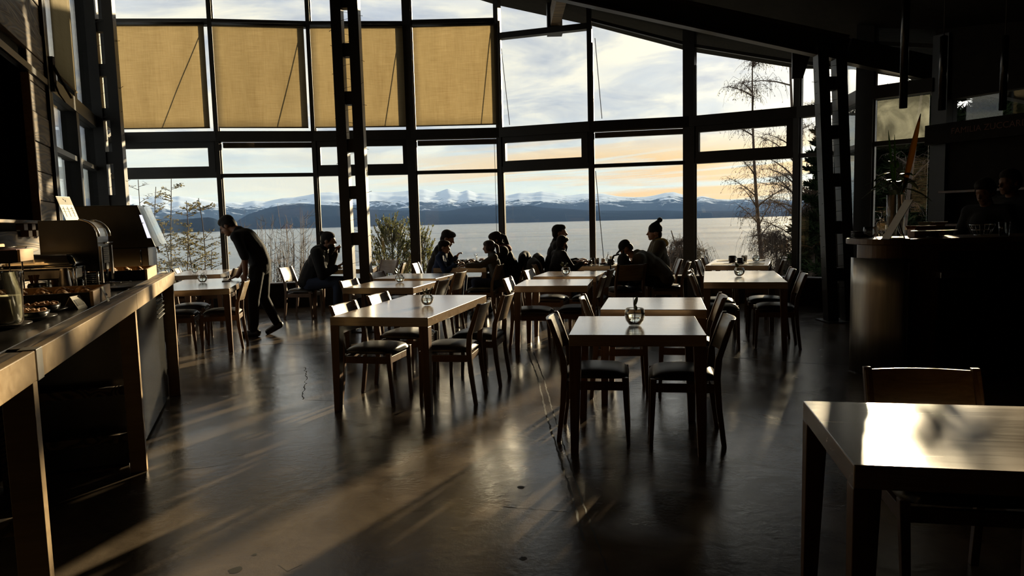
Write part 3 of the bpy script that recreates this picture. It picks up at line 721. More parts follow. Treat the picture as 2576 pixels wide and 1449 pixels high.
# roller blinds in the first four bays
for i in range(4):
    w, Lb = bays[i]
    o = empty('roller_blind', w.location, w.rotation_euler.z, ['beige roller blind next to the tall corner column', 'beige roller blind above the bending waiter', 'beige roller blind crossed by the ladder column', 'beige roller blind beside the unshaded windows'][i], 'blind', 'beige roller blinds')
    x0, x1 = .05 + (.06 if i in (0, 3) else 0), Lb - (.075 if i != 3 else .06)
    g = [[(x0 + (x1 - x0) * u / 12, -.115 + .006 * math.sin(u * 1.3 + i), 3.15 + (4.84 - 3.15) * v / 10) for u in range(13)] for v in range(11)]
    fb = MB().sheet(g).build('fabric', MT['blind'], o); sd = fb.modifiers.new('thickness', 'SOLIDIFY'); sd.thickness = .002
    MB().tube([(x0, -.12, 4.86), (x1, -.12, 4.86)], .032, 12).build('roller_tube', MT['steel_black'], o)
    MB().tube([(x0, -.115, 3.145), (x1, -.115, 3.145)], .012, 8).build('bottom_bar', MT['cloth_tan'], o)
    c = empty('tie_cord', (0, 0, 0), 0, 'thin slanting cord behind the ' + ['blind next to the corner column', 'blind above the waiter', 'blind crossed by the ladder column', 'blind beside the unshaded windows'][i], 'cord', 'slanting cords at the windows')
    iv = w.matrix_basis
    dx = (.78, .50, .36, .25)[i]
    MB().tube([iv @ Vector((x1 - .03, -.06, 4.72)), iv @ Vector((x1 - dx, -.085, 3.14))], .008, 6).build('line', MT['cord'], c)
for i, (xa, xb) in ((4, (.10, .22)), (5, (.10, .20))):
    w, Lb = bays[i]; iv = w.matrix_basis
    c = empty('tie_cord', (0, 0, 0), 0, ['thin dark cord slanting down the first unshaded window', 'thin dark cord slanting down the window under the roof slope'][i - 4], 'cord', 'slanting cords at the windows')
    MB().tube([iv @ Vector((xa, -.09, 4.45)), iv @ Vector((xb, -.09, 3.12))], .006, 6).build('line', MT['cord'], c)
    if i == 5:
        c2 = tag(empty('blind_cord'), 'thin dark pull cord hanging down to the breakfast table by the mullion', 'cord')
        MB().tube([iv @ Vector((.08, -.09, 2.25)), iv @ Vector((.20, -.09, .75))], .006, 6).build('line', MT['cord'], c2)
w, Lb = bays[3]; iv = w.matrix_basis; c3 = tag(empty('blind_cord'), 'looped pull cord hanging beside the narrow mullion', 'cord')
MB().tube([iv @ Vector(p) for p in ((Lb - .10, -.06, 2.9), (Lb - .10, -.06, 1.2), (Lb - .08, -.06, 1.14), (Lb - .05, -.06, 1.2), (Lb - .05, -.06, 2.9))], .004, 6).build('loop', MT['cord'], c3)
# side blind over the first glazed side bay
o = empty('roller_blind', lw(5.05), rzl, 'brown shaded roller blind on the side window by the plank wall', 'blind', 'beige roller blinds')
fb = MB().sheet([[(.15 + 1.2 * u / 6, -.10, 3.15 + 2.6 * v / 6) for u in range(7)] for v in range(7)]).build('fabric', MT['blind'], o); sd = fb.modifiers.new('thickness', 'SOLIDIFY'); sd.thickness = .002
MB().tube([(.12, -.1, 3.145), (1.38, -.1, 3.145)], .012, 8).build('bottom_bar', MT['cloth_tan'], o); MB().tube([(.12, -.1, 5.77), (1.38, -.1, 5.77)], .03, 10).build('roller_tube', SB, o)
# antler-like twig coat hook on plank wall end
hk = tag(empty('twig_hook', lw(5.0, .09, 2.95)), 'dark twig hook fixed to the end of the plank wall', 'hook')
MB().box(-.02, .02, -.02, .02, -.02, .34).build('back_plate', MT['twig'], hk)
MB().tube([(0, 0, .26), (.10, -.02, .08), (.20, -.04, -.10)], [.018, .014, .012], 7).build('prong', MT['twig'], hk)
MB().tube([(0, 0, .10), (.06, -.02, -.05), (.12, -.02, -.14)], [.012, .009, .006], 6).build('prong', MT['twig'], hk)

# ladder columns
def column(base, top, label, across, w=.36, bat=9, tw=True):
    base = Vector(base); top = Vector(top); ax = Vector(across).normalized(); o = empty('ladder_column', base, 0, label, 'column', 'steel ladder columns')
    t = top - base; dy = Vector((-ax.y, ax.x, 0))
    cw = .135
    for s in (-1, 1):
        c = ax * s * (w / 2 - cw / 2)
        p = [Vector(c) + ax * x + dy * y for x, y in ((-cw / 2, -.09), (cw / 2, -.09), (cw / 2, .09), (-cw / 2, .09))]
        MB().hex(p + [q + t for q in p]).build('channel', SB, o)
    H = t.length
    k = 0; z = .55
    while z < H - .1:
        a = t * (z / H); b = t * ((z + .17) / H)
        p = [a + ax * x + dy * y for x, y in ((-.05, -.06), (.05, -.06), (.05, .06), (-.05, .06))]
        MB().hex(p + [q + (b - a) for q in p]).build('batten', SB, o)
        z += .62
    MB().box(-.24, .24, -.2, .2, 0, .015).build('base_plate', SB, o)
    if tw:
        l = empty('string_lights', base, 0, label.replace('black steel ladder column', 'unlit string lights wound on the column').replace('standing ', '').replace('black steel ', ''), 'string lights', 'unlit string lights on the columns')
        rnd = random.Random(len(label)); pts = []; bulbs = MB()
        N = 150
        for i in range(N):
            f = .10 + .86 * i / N; a = i * .9
            p = t * f + ax * (math.cos(a) * (w / 2 + .012)) + dy * (math.sin(a) * .105); pts.append(p)
            if i % 2 == 0 and abs(math.cos(a)) > .5:
                e = p + ax * math.copysign(rnd.uniform(.02, .05), math.cos(a)) + Vector((0, 0, rnd.uniform(-.03, .03))); bulbs.tube([p, e], [.003, .004], 4)
        MB().tube(pts, .0025, 4).build('wire', MT['cord'], l); tag(bulbs.build('bulbs', MT['cord'], l), kind='stuff')
    return o
pc = aty(893, 520, 9.7); ptop = aty(872, 20, 9.7)
column((pc.x, 9.7, 0), (pc.x - .02, 9.72, 7.2), 'black steel ladder column standing between the breakfast tables', (1, .0, 0))
pl_ = aty(272, 300, 10.55)
column((pl_.x, 10.55, 0), (pl_.x, 10.55, 8.3), 'black steel ladder column in the corner by the side windows', (1, .25, 0))
pb = atz(2112, 808, 0); pt = aty(2086, 140, pb.y)
column((pb.x, pb.y, 0), (pt.x, pb.y, pt.z + .1), 'leaning black steel ladder column by the bar end', (1, -.05, 0))
# roof beams
rb = tag(empty('trim_2'), 'black steel roof beam sloping down to the leaning column', kind='structure')
a = aty(1420, 4, 9.9); b = aty(2052, 142, 9.5); dirv = (b - a).normalized(); a2 = a - dirv * 4.0
m = MB(); m.bar(a2 + Vector((0, 0, .02)), b + dirv * .4 + Vector((0, 0, .02)), .16, .03).build('bottom_flange', BR, rb)
MB().bar(a2 + Vector((0, 0, .17)), b + dirv * .4 + Vector((0, 0, .17)), .02, .28).build('web', SB, rb)
MB().bar(a2 + Vector((0, 0, .32)), b + dirv * .4 + Vector((0, 0, .32)), .16, .03).build('top_flange', BR, rb)
MB().bar(b + dirv * .4 + Vector((0, 0, .15)), b + dirv * 4 + Vector((0, 0, .15)), .16, .3).build('end_beam', SB, rb)
rf = tag(empty('trim_3'), 'dark roof rafter running out over the glass wall', kind='structure')
p = aty(1397, 66, 12.6); q = Vector((p.x + .1, 4.0, zr(p.x) - .12))
MB().bar(p + Vector((0, 0, .16)), q, .16, .30).build('rafter', MT['barn_wood'], rf)
MB().box(p.x - .13, p.x + .13, 12.72, 12.9, p.z - .1, zr(p.x)).build('rafter_post', SB, rf)
gb = tag(empty('trim_4'), 'steel gusset under the eaves above the last tall window', kind='structure')
p = aty(2010, 180, 11.0); MB().hex([p + Vector(v) for v in ((-.1, 0, -.1), (.06, 0, -.1), (.06, .04, -.1), (-.1, .04, -.1), (-.1, 0, .35), (.2, 0, .35), (.2, .04, .35), (-.1, .04, .35))]).build('gusset', MT['steel_brown'], gb)
# ------------------------------------------------------------------ tables and chairs
TH = .75
_tops = {}
def make_table(name, loc, rz, w, d, label, group=None, th=.07, lw_=.075):
    o = empty(name, loc, rz, label, 'table', group)
    key = (round(w, 3), round(d, 3))
    if key not in _tops:
        t = MB().box(-w / 2, w / 2, -d / 2, d / 2, TH - th, TH).build('table_top', MT['table_wood'], o, .004)
        legs = []
        for sx in (-1, 1):
            for sy in (-1, 1):
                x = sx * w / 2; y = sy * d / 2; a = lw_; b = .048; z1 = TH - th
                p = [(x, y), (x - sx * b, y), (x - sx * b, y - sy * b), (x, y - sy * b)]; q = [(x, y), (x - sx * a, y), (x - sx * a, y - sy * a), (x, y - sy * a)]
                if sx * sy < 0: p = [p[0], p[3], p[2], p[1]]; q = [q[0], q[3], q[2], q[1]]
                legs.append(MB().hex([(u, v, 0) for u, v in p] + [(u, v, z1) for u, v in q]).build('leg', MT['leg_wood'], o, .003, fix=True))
        _tops[key] = [t] + legs
    else:
        for s in _tops[key]: inst(s, s.name.split('.')[0], o)
    return o
def make_chair():
    o = empty('dining_chair')
    # seat faces +y
    def sect(y, z, w=.034, t=.034, s=1): return (y, z, w, t)
    for s in (-1, 1):
        x = s * .205
        path = [(-.250, 0, .030), (-.218, .25, .036), (-.205, .44, .042), (-.215, .56, .040), (-.262, .70, .034), (-.300, .81, .026)]
        g = MB(); vs = []; n = len(path)
        for y, z, t in path: vs += [(x - .016, y - t / 2, z), (x + .016, y - t / 2, z), (x + .016, y + t / 2, z), (x - .016, y + t / 2, z)]
        fs = [(3, 2, 1, 0), tuple(4 * (n - 1) + i for i in range(4))] + [(4 * i + j, 4 * i + (j + 1) % 4, 4 * i + 4 + (j + 1) % 4, 4 * i + 4 + j) for i in range(n - 1) for j in range(4)]
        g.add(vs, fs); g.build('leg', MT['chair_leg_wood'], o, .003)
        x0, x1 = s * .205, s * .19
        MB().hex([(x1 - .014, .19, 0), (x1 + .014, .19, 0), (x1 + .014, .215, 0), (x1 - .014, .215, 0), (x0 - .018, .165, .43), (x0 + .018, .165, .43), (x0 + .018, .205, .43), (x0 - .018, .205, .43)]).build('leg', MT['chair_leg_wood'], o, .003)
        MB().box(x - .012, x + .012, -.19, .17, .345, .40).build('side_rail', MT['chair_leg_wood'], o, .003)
    MB().box(-.19, .19, .172, .194, .345, .40).build('front_rail', MT['chair_leg_wood'], o, .003)
    MB().box(-.19, .19, -.216, -.194, .345, .40).build('rear_rail', MT['chair_leg_wood'], o, .003)
    # curved backrest panel
    g = MB(); N = 10; f = []; b = []
    for i in range(N + 1):
        u = -1 + 2 * i / N; x = u * .218; bow = -.045 * (1 - u * u)
        for z, y in ((.575, -.214), (.68, -.246), (.80, -.290)):
            f.append((x, y + bow + .012, z)); b.append((x, y + bow - .008, z))
    def gi(i, j): return i * 3 + j
    nf = len(f); fs = []
    for i in range(N):
        for j in range(2):
            fs.append((gi(i, j), gi(i, j + 1), gi(i + 1, j + 1), gi(i + 1, j)))
            fs.append((nf + gi(i, j), nf + gi(i + 1, j), nf + gi(i + 1, j + 1), nf + gi(i, j + 1)))
        fs.append((gi(i, 0), gi(i + 1, 0), nf + gi(i + 1, 0), nf + gi(i, 0))); fs.append((gi(i, 2), nf + gi(i, 2), nf + gi(i + 1, 2), gi(i + 1, 2)))
    for j in range(2):
        fs.append((gi(0, j), nf + gi(0, j), nf + gi(0, j + 1), gi(0, j + 1))); fs.append((gi(N, j), gi(N, j + 1), nf + gi(N, j + 1), nf + gi(N, j)))
    g.add(f + b, fs, True); g.build('backrest', MT['chair_wood'], o, .003, fix=True)
    # padded vinyl seat: rounded slab, crowned
    g = MB(); gr = []; M_ = 12
    top = []; bot = []
    for i in range(M_ + 1):
        rt = []; rb_ = []
        for j in range(M_ + 1):
            u = -1 + 2 * i / M_; v = -1 + 2 * j / M_
            k = 1 - .06 * (abs(u * v) ** 3)
            e = max(abs(u), abs(v)); cr = (1 - u ** 4) * (1 - v ** 4)
            x = u * .225 * k; y = v * .215 * k - .005
            rt.append((x, y, .432 + .038 * cr ** .45 + .010 * (1 - u * u) * (1 - v * v) - .012 * max(0, v) ** 4)); rb_.append((x * .98, y * .98, .424))
        top.append(rt); bot.append(rb_)
    g.sheet(top); g.sheet([list(reversed(r)) for r in bot])
    nn_ = (M_ + 1)
    for i in range(M_):
        for (a, b) in (((i, 0), (i + 1, 0)), ((i + 1, M_), (i, M_)), ((0, i + 1), (0, i)), ((M_, i), (M_, i + 1))):
            ia = a[0] * nn_ + a[1]; ib = b[0] * nn_ + b[1]; ja = nn_ * nn_ + a[0] * nn_ + (M_ - a[1]); jb = nn_ * nn_ + b[0] * nn_ + (M_ - b[1])
            g.f.append((ia, ja, jb, ib)); g.smooth.append(True)
    g.build('seat', MT['vinyl'], o, fix=True)
    return o
CH0 = make_chair(); _used = [False]
def chair(loc, rz, label, group='wooden dining chairs'):
    if not _used[0]: o = CH0; _used[0] = True
    else: o = copy_tree(CH0)
    o.location = (loc[0], loc[1], 0); o.rotation_euler = (0, 0, rz)
    return tag(o, label, 'chair', group)
TB = {}
def table_px(key, q, w, d, label, group='wooden dining tables'):
    P = [atz(x, y, TH) for x, y in q]; c = sum(P, Vector()) / 4
    a = (P[1] - P[0]) + (P[2] - P[3]); rz = math.atan2(a.y, a.x)
    o = make_table('dining_table', (c.x, c.y, 0), rz, w, d, label, group)
    TB[key] = (Vector((c.x, c.y, 0)), rz, w, d); return o
def tpt(key, u, v, z=TH):
    c, rz, w, d = TB[key]; return Vector((c.x + u * math.cos(rz) - v * math.sin(rz), c.y + u * math.sin(rz) + v * math.cos(rz), z))
def side_chair(key, side, v, gap, label, turn=0.0):
    c, rz, w, d = TB[key]
    u = side * (w / 2 + gap - .29); p = tpt(key, u, v, 0)
    return chair(p, rz + (math.pi / 2 if side > 0 else -math.pi / 2) + turn, label)
table_px('T1', [(1415,843),(1760,843),(1765,795),(1467,795)], .82, .84, 'square wooden table carrying a tapered glass bowl with one dark leaf')
table_px('T2', [(1495,779),(1768,779),(1771,748),(1545,748)], .80, .84, 'bare square wooden table just behind the one with the tapered bowl')
table_px('T3', [(860,797),(1110,800),(1196,742),(1003,742)], .80, 1.58, 'long wooden table with round vase and four chairs in the middle of the floor')
table_px('T4', [(886,724),(1063,723),(1084,707),(914,707.5)], .84, .85, 'square wooden table with a round vase behind the long middle table')
table_px('T5', [(959,701),(1118,701),(1135,687),(986,688)], .86, .85, 'bare square wooden table beside the conifer bush window')
table_px('T6', [(1288,720),(1471.5,718),(1497,702),(1328,703)], .79, .82, 'bare square wooden table in front of the family of four')
table_px('T7', [(1346,696),(1498,695),(1525,682.5),(1376,682.5)], .79, .84, 'square wooden table with a round vase behind the bare one')
table_px('T8', [(1748,710),(1960.5,710),(1967.5,681),(1788,682)], .84, 1.56, 'long wooden table with a glowing round vase by the leaning column')
table_px('T9', [(1770,668),(1926.5,667.6),(1949,652),(1803,652)], .84, 1.45, 'long wooden table set with mugs beside the birch window')
table_px('T10', [(400,733),(592,726),(613.5,697),(447,704.5)], .84, 1.80, 'long wooden table being wiped by the waiter')
table_px('T11', [(430,694),(565,690),(579,676.6),(462,681.6)], .76, 1.25, 'wooden table under the saplings window behind the waiter\'s table')
table_px('T12', [(784,681),(940,676),(948,668),(806,672)], .95, .80, 'dark wooden table of the bearded man beside the ladder column')
table_px('T13', [(1106,675),(1241,674),(1250,664.5),(1120,665)], .86, .82, 'wooden breakfast table of the family with two children')
table_px('T14', [(1436,670),(1561,669),(1572,660),(1446,661)], .80, .80, 'wooden breakfast table with juice glasses by the narrow mullion')
# foreground table
a = atz(2148, 1170, TH); b = atz(2020, 1008, TH); ax = (b - a); ln = ax.length; ax.normalize(); ux = Vector((ax.y, -ax.x, 0))
W15, D15 = 1.30, ln
c = (a + b) / 2 + ux * W15 / 2; rz = math.atan2(ux.y, ux.x)
make_table('dining_table', (c.x, c.y, 0), rz, W15, D15, 'foreground wooden table half lit by a sun patch', 'wooden dining tables'); TB['T15'] = (c, rz, W15, D15)
B = 'buffet side'; A = 'bar side'
side_chair('T1', -1, .05, .14, 'wooden chair on the buffet side of the tapered bowl table')
side_chair('T1', 1, .02, .17, 'wooden chair on the bar side of the tapered bowl table')
side_chair('T2', -1, .0, .16, 'wooden chair with a worn lit edge on the buffet side of the bare square table', .1)
side_chair('T2', 1, .08, .14, 'wooden chair on the bar side of the bare square table behind the tapered bowl')
side_chair('T3', -1, -.36, .10, 'sunlit wooden chair on the buffet side of the long middle table, end by the aisle')
side_chair('T3', -1, .38, .13, 'sunlit wooden chair on the buffet side of the long middle table, end by the windows')
side_chair('T3', 1, -.22, .26, 'wooden chair pulled out on the bar side of the long middle table, aisle end', .08)
side_chair('T3', 1, .42, .30, 'wooden chair pulled out on the bar side of the long middle table, window end', .05)
side_chair('T4', -1, .0, .12, 'sunlit wooden chair on the buffet side of the square vase table behind the long one')
side_chair('T4', 1, .0, .20, 'wooden chair on the bar side of the square vase table behind the long one')
side_chair('T5', -1, .0, .14, 'sunlit wooden chair on the buffet side of the conifer window table')
side_chair('T5', 1, .0, .18, 'wooden chair on the bar side of the conifer window table')
side_chair('T6', -1, .0, .14, 'sunlit wooden chair on the buffet side of the bare table before the family')
side_chair('T6', 1, .15, .12, 'wooden chair on the bar side of the bare table before the family')
side_chair('T7', -1, .0, .16, 'sunlit wooden chair on the buffet side of the round vase table before the family')
side_chair('T7', 1, .1, .10, 'wooden chair on the bar side of the round vase table before the family')
side_chair('T8', -1, -.40, .12, 'wooden chair on the buffet side of the glowing vase table, aisle end')
side_chair('T8', -1, .22, .14, 'wooden chair on the buffet side of the glowing vase table, window end')
side_chair('T8', 1, -.30, .20, 'wooden chair on the bar side of the glowing vase table, aisle end')
side_chair('T8', 1, .40, .16, 'wooden chair on the bar side of the glowing vase table, window end')
side_chair('T9', -1, -.38, .14, 'wooden chair on the buffet side of the mug table, aisle end')
side_chair('T9', -1, .40, .14, 'wooden chair on the buffet side of the mug table, window end')
side_chair('T9', 1, -.30, .18, 'wooden chair on the bar side of the mug table, aisle end')
side_chair('T9', 1, .36, .18, 'wooden chair on the bar side of the mug table, window end')
side_chair('T10', -1, -.45, .10, 'wooden chair on the counter side of the waiter\'s table, aisle end')
side_chair('T10', -1, .35, .12, 'wooden chair on the counter side of the waiter\'s table, window end')
side_chair('T10', 1, -.45, .12, 'wooden chair next to the bending waiter, tucked under his table')
side_chair('T11', -1, -.34, .12, 'wooden chair on the counter side of the saplings window table, aisle end')
side_chair('T11', -1, .44, .12, 'wooden chair on the counter side of the saplings window table, window end')
side_chair('T11', 1, .0, .12, 'wooden chair seen past the waiter\'s arm at the saplings window table')
# chairs of the seated guests
chair((-3.27, 11.22), -math.pi / 2 - .15, 'wooden chair with a lit curved back holding the bearded man')
chair(tpt('T12', .62, .1, 0), math.pi / 2 + .1, 'wooden chair facing the bearded man beside the ladder column')
chair(tpt('T12', .42, .85, 0), 2.5, 'wooden chair between the ladder column and the conifer bush')
chair(tpt('T13', -.62, .05, 0), -math.pi / 2 - .1, 'wooden chair of the father, its pale back edge lit')
chair(tpt('T13', .60, .16, 0), math.pi / 2 - .1, 'wooden chair of the woman in the pink hood')
chair(tpt('T14', -.64, .08, 0), -math.pi / 2 + .05, 'wooden chair of the short-haired man, draped with a dark coat')
chair(tpt('T14', -.58, -.50, 0), -math.pi / 2 + .1, 'wooden chair of the child with ponytail')
chair(tpt('T14', .46, -.66, 0), .25, 'wooden chair carrying a black backpack')
chair(tpt('T14', .92, .20, 0), math.pi / 2 - .1, 'wooden chair of the guest in the pompom hat')
side_chair('T13', 1, -.45, .22, 'wooden chair of the girl with the long ponytail', .1)
# foreground table chairs
cf = aty(2250, 950, 3.0); chair((cf.x + .0, 2.62), math.pi + rz, 'wooden chair in deep shade at the foreground table', 'wooden dining chairs')
chair(tpt('T15', .55, -.30, 0), rz + .15, 'wooden chair in deep shade under the near edge of the foreground table', 'wooden dining chairs')

# ------------------------------------------------------------------ vases and tableware
def vase(p, label, r=.058, open_=False, seed=1, leafm='leaf_dark'):
    rnd = random.Random(seed); o = empty('glass_vase', p, rnd.uniform(0, 6), label, 'vase', 'round glass vases on the tables')
    if open_:
        prof = [(r * .62, .004), (r * .95, .035), (r * 1.08, .07), (r * .98, .105), (r * .92, .112)]
    else:
        prof = [(r * .45, .004)] + [(r * math.sin(a), r * .98 - r * math.cos(a)) for a in [R(40 + 12 * i) for i in range(9)]]
        prof = [(x, z) for x, z in prof]
    inner = [(x * .95, z + (.002 if i == 0 else 0)) for i, (x, z) in enumerate(prof)]
    MB().lathe([(.0, .002)] + prof + list(reversed(inner)) + [(.0, .008)], 24).build('bowl', MT['glass_tumbler'], o)
    k = max(2, int(len(inner) * .6)); MB().lathe([(0, .009)] + [(x * .97, z + .004) for x, z in inner[:k]] + [(0, inner[k - 1][1] + .004)], 24).build('water', MT['water_vase'], o)
    for q in range(3):
        a = rnd.uniform(0, 6.28); d = Vector((math.cos(a) * .45, math.sin(a) * .45, 1)); L = rnd.uniform(.10, .17)
        s = Vector((-.01 * math.cos(a), -.01 * math.sin(a), .02))
        MB().tube([s, s + d * L * .5, s + d * L + Vector((0, 0, .01))], [.0022, .002, .0015], 4).build('stem', MT['twig'], o)
        if q < 2 or not open_:
            lf = MB(); e = s + d * L * .62; t = (d + Vector((rnd.uniform(-.7, .7), rnd.uniform(-.7, .7), .2))).normalized(); u = t.orthogonal().normalized(); l = rnd.uniform(.05, .085)
            rowa = []; rowb = []
            for i in range(6):
                f = i / 5; w = .016 * math.sin(math.pi * min(1, f * .93 + .05)); c = e + t * l * f + Vector((0, 0, -.012 * f * f)); rowa.append(c - u * w); rowb.append(c + u * w)
            x = lf.sheet([rowa, rowb]).build('leaf', MT[leafm], o); sd = x.modifiers.new('t', 'SOLIDIFY'); sd.thickness = .0008
    return o
def pz(px, py): return atz(px, py, TH + .001)
vase(pz(1597, 818), 'tapered open glass bowl with a dark pointed leaf', .062, True, 3)
vase(pz(1075, 768), 'round glass vase with twigs on the long middle table', .055, False, 4)
vase(pz(1006, 711), 'round glass vase with leaves on the square table behind the long one', .055, False, 5)
vase(pz(1424, 692), 'round glass vase on the table before the family of four', .058, False, 6)
vase(pz(1860, 695), 'glowing round glass vase on the long table by the leaning column', .060, False, 7)
vase(pz(510, 711), 'round glass vase with a dark sprig on the waiter\'s table', .058, False, 8)
vase(pz(491, 687), 'small round vase on the saplings window table', .050, False, 9)
vase(tpt('T9', .22, .06, TH + .001), 'vase of dark leaves among the mugs by the birch window', .055, False, 10)
def mug(p, label, mat='ceramic_dark', r=.042, h=.085, group='mugs'):
    o = empty('mug', p, random.uniform(-1, 1), label, 'mug', group)
    MB().lathe([(0, 0), (r * .8, 0), (r * .95, .02), (r, h), (r * .9, h), (r * .84, .012), (0, .01)], 18).build('cup', MT[mat], o)
    MB().tube([(r * .92 + .022 * math.sin(t) , 0, h * .5 + .026 * math.cos(t)) for t in [math.pi * i / 8 for i in range(9)]], .0055, 6).build('handle', MT[mat], o)
    MB().lathe([(0, h * .78), (r * .88, h * .78), (r * .88, h * .785), (0, h * .785)], 16).build('coffee', MT['coffee'], o); return o
def tumbler(p, label, fill=None, r=.036, h=.105, level=.6, group='drinking glasses'):
    o = empty('drinking_glass', p, 0, label, 'glass', group)
    MB().lathe([(0, 0), (r * .82, 0), (r, h), (r * .95, h), (r * .78, .008), (0, .008)], 18).build('tumbler', MT['glass_tumbler'], o)
    if fill: MB().lathe([(0, .009), (r * .76, .009), (r * (.77 + .16 * level), h * level), (0, h * level)], 18).build('drink', MT[fill], o)
    return o
def plate(p, label, food=None, r=.105, mat='ceramic_white', group='plates'):
    o = empty('plate', p, random.uniform(0, 6), label, 'plate', group)
    MB().lathe([(0, .002), (r * .6, .002), (r, .016), (r * .99, .019), (r * .6, .007), (0, .006)], 26).build('dish', MT[mat], o)
    if food:
        for k in range(3):
            a = random.uniform(0, 6.28); c = (r * .3 * math.cos(a), r * .3 * math.sin(a), .018)
            MB().ell(c, (random.uniform(.025, .04), random.uniform(.02, .03), .016), 9, 6, Matrix.Rotation(a, 3, 'Z')).build('food', MT[food], o)
    return o
def placemat(p, rz, label, group='placemats', w=.38, d=.27):
    return tag(MB().box(-w / 2, w / 2, -d / 2, d / 2, 0, .003).build('placemat', MT['cloth_grey'], None, loc=p, rz=rz), label, 'placemat', group)
def cutlery(p, rz, label, kind='fork', group='cutlery'):
    o = empty(kind, p, rz, label, kind, group); MB().tube([(-.09, 0, .004), (0, 0, .006), (.05, 0, .004)], [.004, .003, .003], 6).build('handle', MT['steel'], o)
    MB().ell((.075, 0, .006), (.028, .013, .004), 8, 5).build('head', MT['steel'], o); return o
def jar(p, label, mat, r=.03, h=.06, lid=None, group='small jars'):
    o = empty('jar', p, 0, label, 'jar', group); MB().lathe([(0, 0), (r, 0), (r * 1.02, h * .8), (r * .85, h), (0, h)], 16).build('body', MT[mat], o, 0)
    if lid: MB().lathe([(0, h), (r * .9, h), (r * .9, h + .012), (.008, h + .014), (.008, h + .03), (0, h + .03)], 16).build('lid', MT[lid], o)
    return o
# bearded man's table
plate(tpt('T12', -.12, .0), 'plate before the bearded man', 'bread', group='breakfast plates')
tumbler(tpt('T12', .10, .15), 'glass on the bearded man\'s table', 'juice', group='breakfast glasses')
mug(tpt('T12', .30, -.05), 'dark mug on the bearded man\'s table', group='dark mugs')
cam_t = empty('mini_tripod', tpt('T12', .0, -.18), .4, 'small black tripod stand on the bearded man\'s table', 'tripod')
for k in range(3):
    a = k * 2.094 + .4; MB().tube([(.0, 0, .14), (.09 * math.cos(a), .09 * math.sin(a), .0)], [.008, .006], 6).build('leg', MT['black_gloss'], cam_t)
MB().tube([(0, 0, .13), (0, 0, .24), (.02, 0, .32)], [.012, .010, .010], 8).build('neck', MT['black_gloss'], cam_t); MB().ell((0, 0, .245), (.02, .02, .02)).build('ball_head', MT['black_gloss'], cam_t)
placemat(tpt('T12', -.22, .0, TH + .0005), TB['T12'][1] + 1.57, 'placemat under the bearded man\'s plate')
# family table
F = 'T13'; rzF = TB[F][1]
placemat(tpt(F, -.25, -.15, TH + .0005), rzF + 1.57, 'placemat of the boy in blue'); placemat(tpt(F, .22, -.12, TH + .0005), rzF + 1.57, 'placemat of the girl with the ponytail')
plate(tpt(F, -.22, -.20, TH + .004), 'plate in front of the boy in blue', 'bread', group='breakfast plates'); plate(tpt(F, .12, -.22, TH + .004), 'plate with food beside the girl\'s hand', 'bread', group='breakfast plates'); plate(tpt(F, -.22, .2), 'plate in front of the father', 'jam_cake', group='breakfast plates'); plate(tpt(F, .24, .2), 'plate in front of the woman in the pink hood', 'bread', group='breakfast plates')
tumbler(tpt(F, -.10, -.02), 'tumbler of orange juice beside the boy', 'juice', group='juice tumblers'); tumbler(tpt(F, .0, .18), 'tumbler of juice in the middle of the family table', 'juice', group='juice tumblers'); tumbler(tpt(F, .24, .04), 'clear empty tumbler on the family table', None, group='clear tumblers')
jar(tpt(F, -.06, .10), 'lidded pot on the family table', 'ceramic_dark', .035, .075, 'steel'); jar(tpt(F, .10, .05), 'jar of cutlery on the family table', 'glass_tumbler', .035, .09)
for k in range(4): cutlery(tpt(F, .10 + .01 * k, .05 + .008 * k, TH + .1), 0, 'spoon standing in the cutlery jar of the family table', 'spoon', 'spoons in the cutlery jar').rotation_euler = (0, R(75 + 8 * k), k * 1.3)
mug(tpt(F, -.16, -.12), 'dark mug beside the orange juice on the family table', group='dark mugs'); mug(tpt(F, -.30, -.02), 'dark mug in front of the father', group='dark mugs'); mug(tpt(F, .33, -.02), 'dark bowl-like mug by the woman in the pink hood', 'ceramic_dark', .05, .06, group='dark mugs')
# right breakfast table
G = 'T14'; rzG = TB[G][1]
placemat(tpt(G, -.20, -.2, TH + .0005), rzG + 1.57, 'placemat nearest the child\'s plate'); placemat(tpt(G, .22, -.2, TH + .0005), rzG + 1.57, 'placemat under the saucer by the backpack')
plate(tpt(G, -.16, -.2, TH + .004), 'plate with a bread slice before the ponytailed child', 'bread', mat='ceramic_dark', group='breakfast plates'); plate(tpt(G, .10, .02), 'plate of pastries between juice glasses', 'jam_cake', mat='ceramic_dark', group='breakfast plates'); plate(tpt(G, -.28, .1), 'pale plate before the short-haired man', 'bread', group='breakfast plates')
tumbler(tpt(G, .0, -.08), 'tumbler of bright orange juice at the table centre', 'juice', .038, .10, .75, 'juice tumblers'); tumbler(tpt(G, .20, .16), 'tall tumbler of orange juice by the window', 'juice', .04, .11, .7, 'juice tumblers')
sa = plate(tpt(G, .22, -.18, TH + .004), 'dark saucer under the mug by the backpack', None, .075, 'ceramic_dark', 'breakfast plates'); mug(tpt(G, .22, -.18, TH + .012), 'dark mug on a saucer by the backpack', 'ceramic_dark', .05, .075, 'dark mugs'); mug(tpt(G, -.08, .12), 'grey mug before the narrow mullion', 'ceramic_dark', .045, .09, 'dark mugs')
jar(tpt(G, -.10, -.12), 'dark jam pot beside the bright juice', 'ceramic_dark', .03, .07, None); jar(tpt(G, .06, .18), 'white sugar pot behind the pastries', 'ceramic_white', .03, .08, None)
vase(tpt(G, .10, .26, TH + .001), 'leafy vase at the window end of the breakfast table', .045, False, 14, 'leaf_yellow')
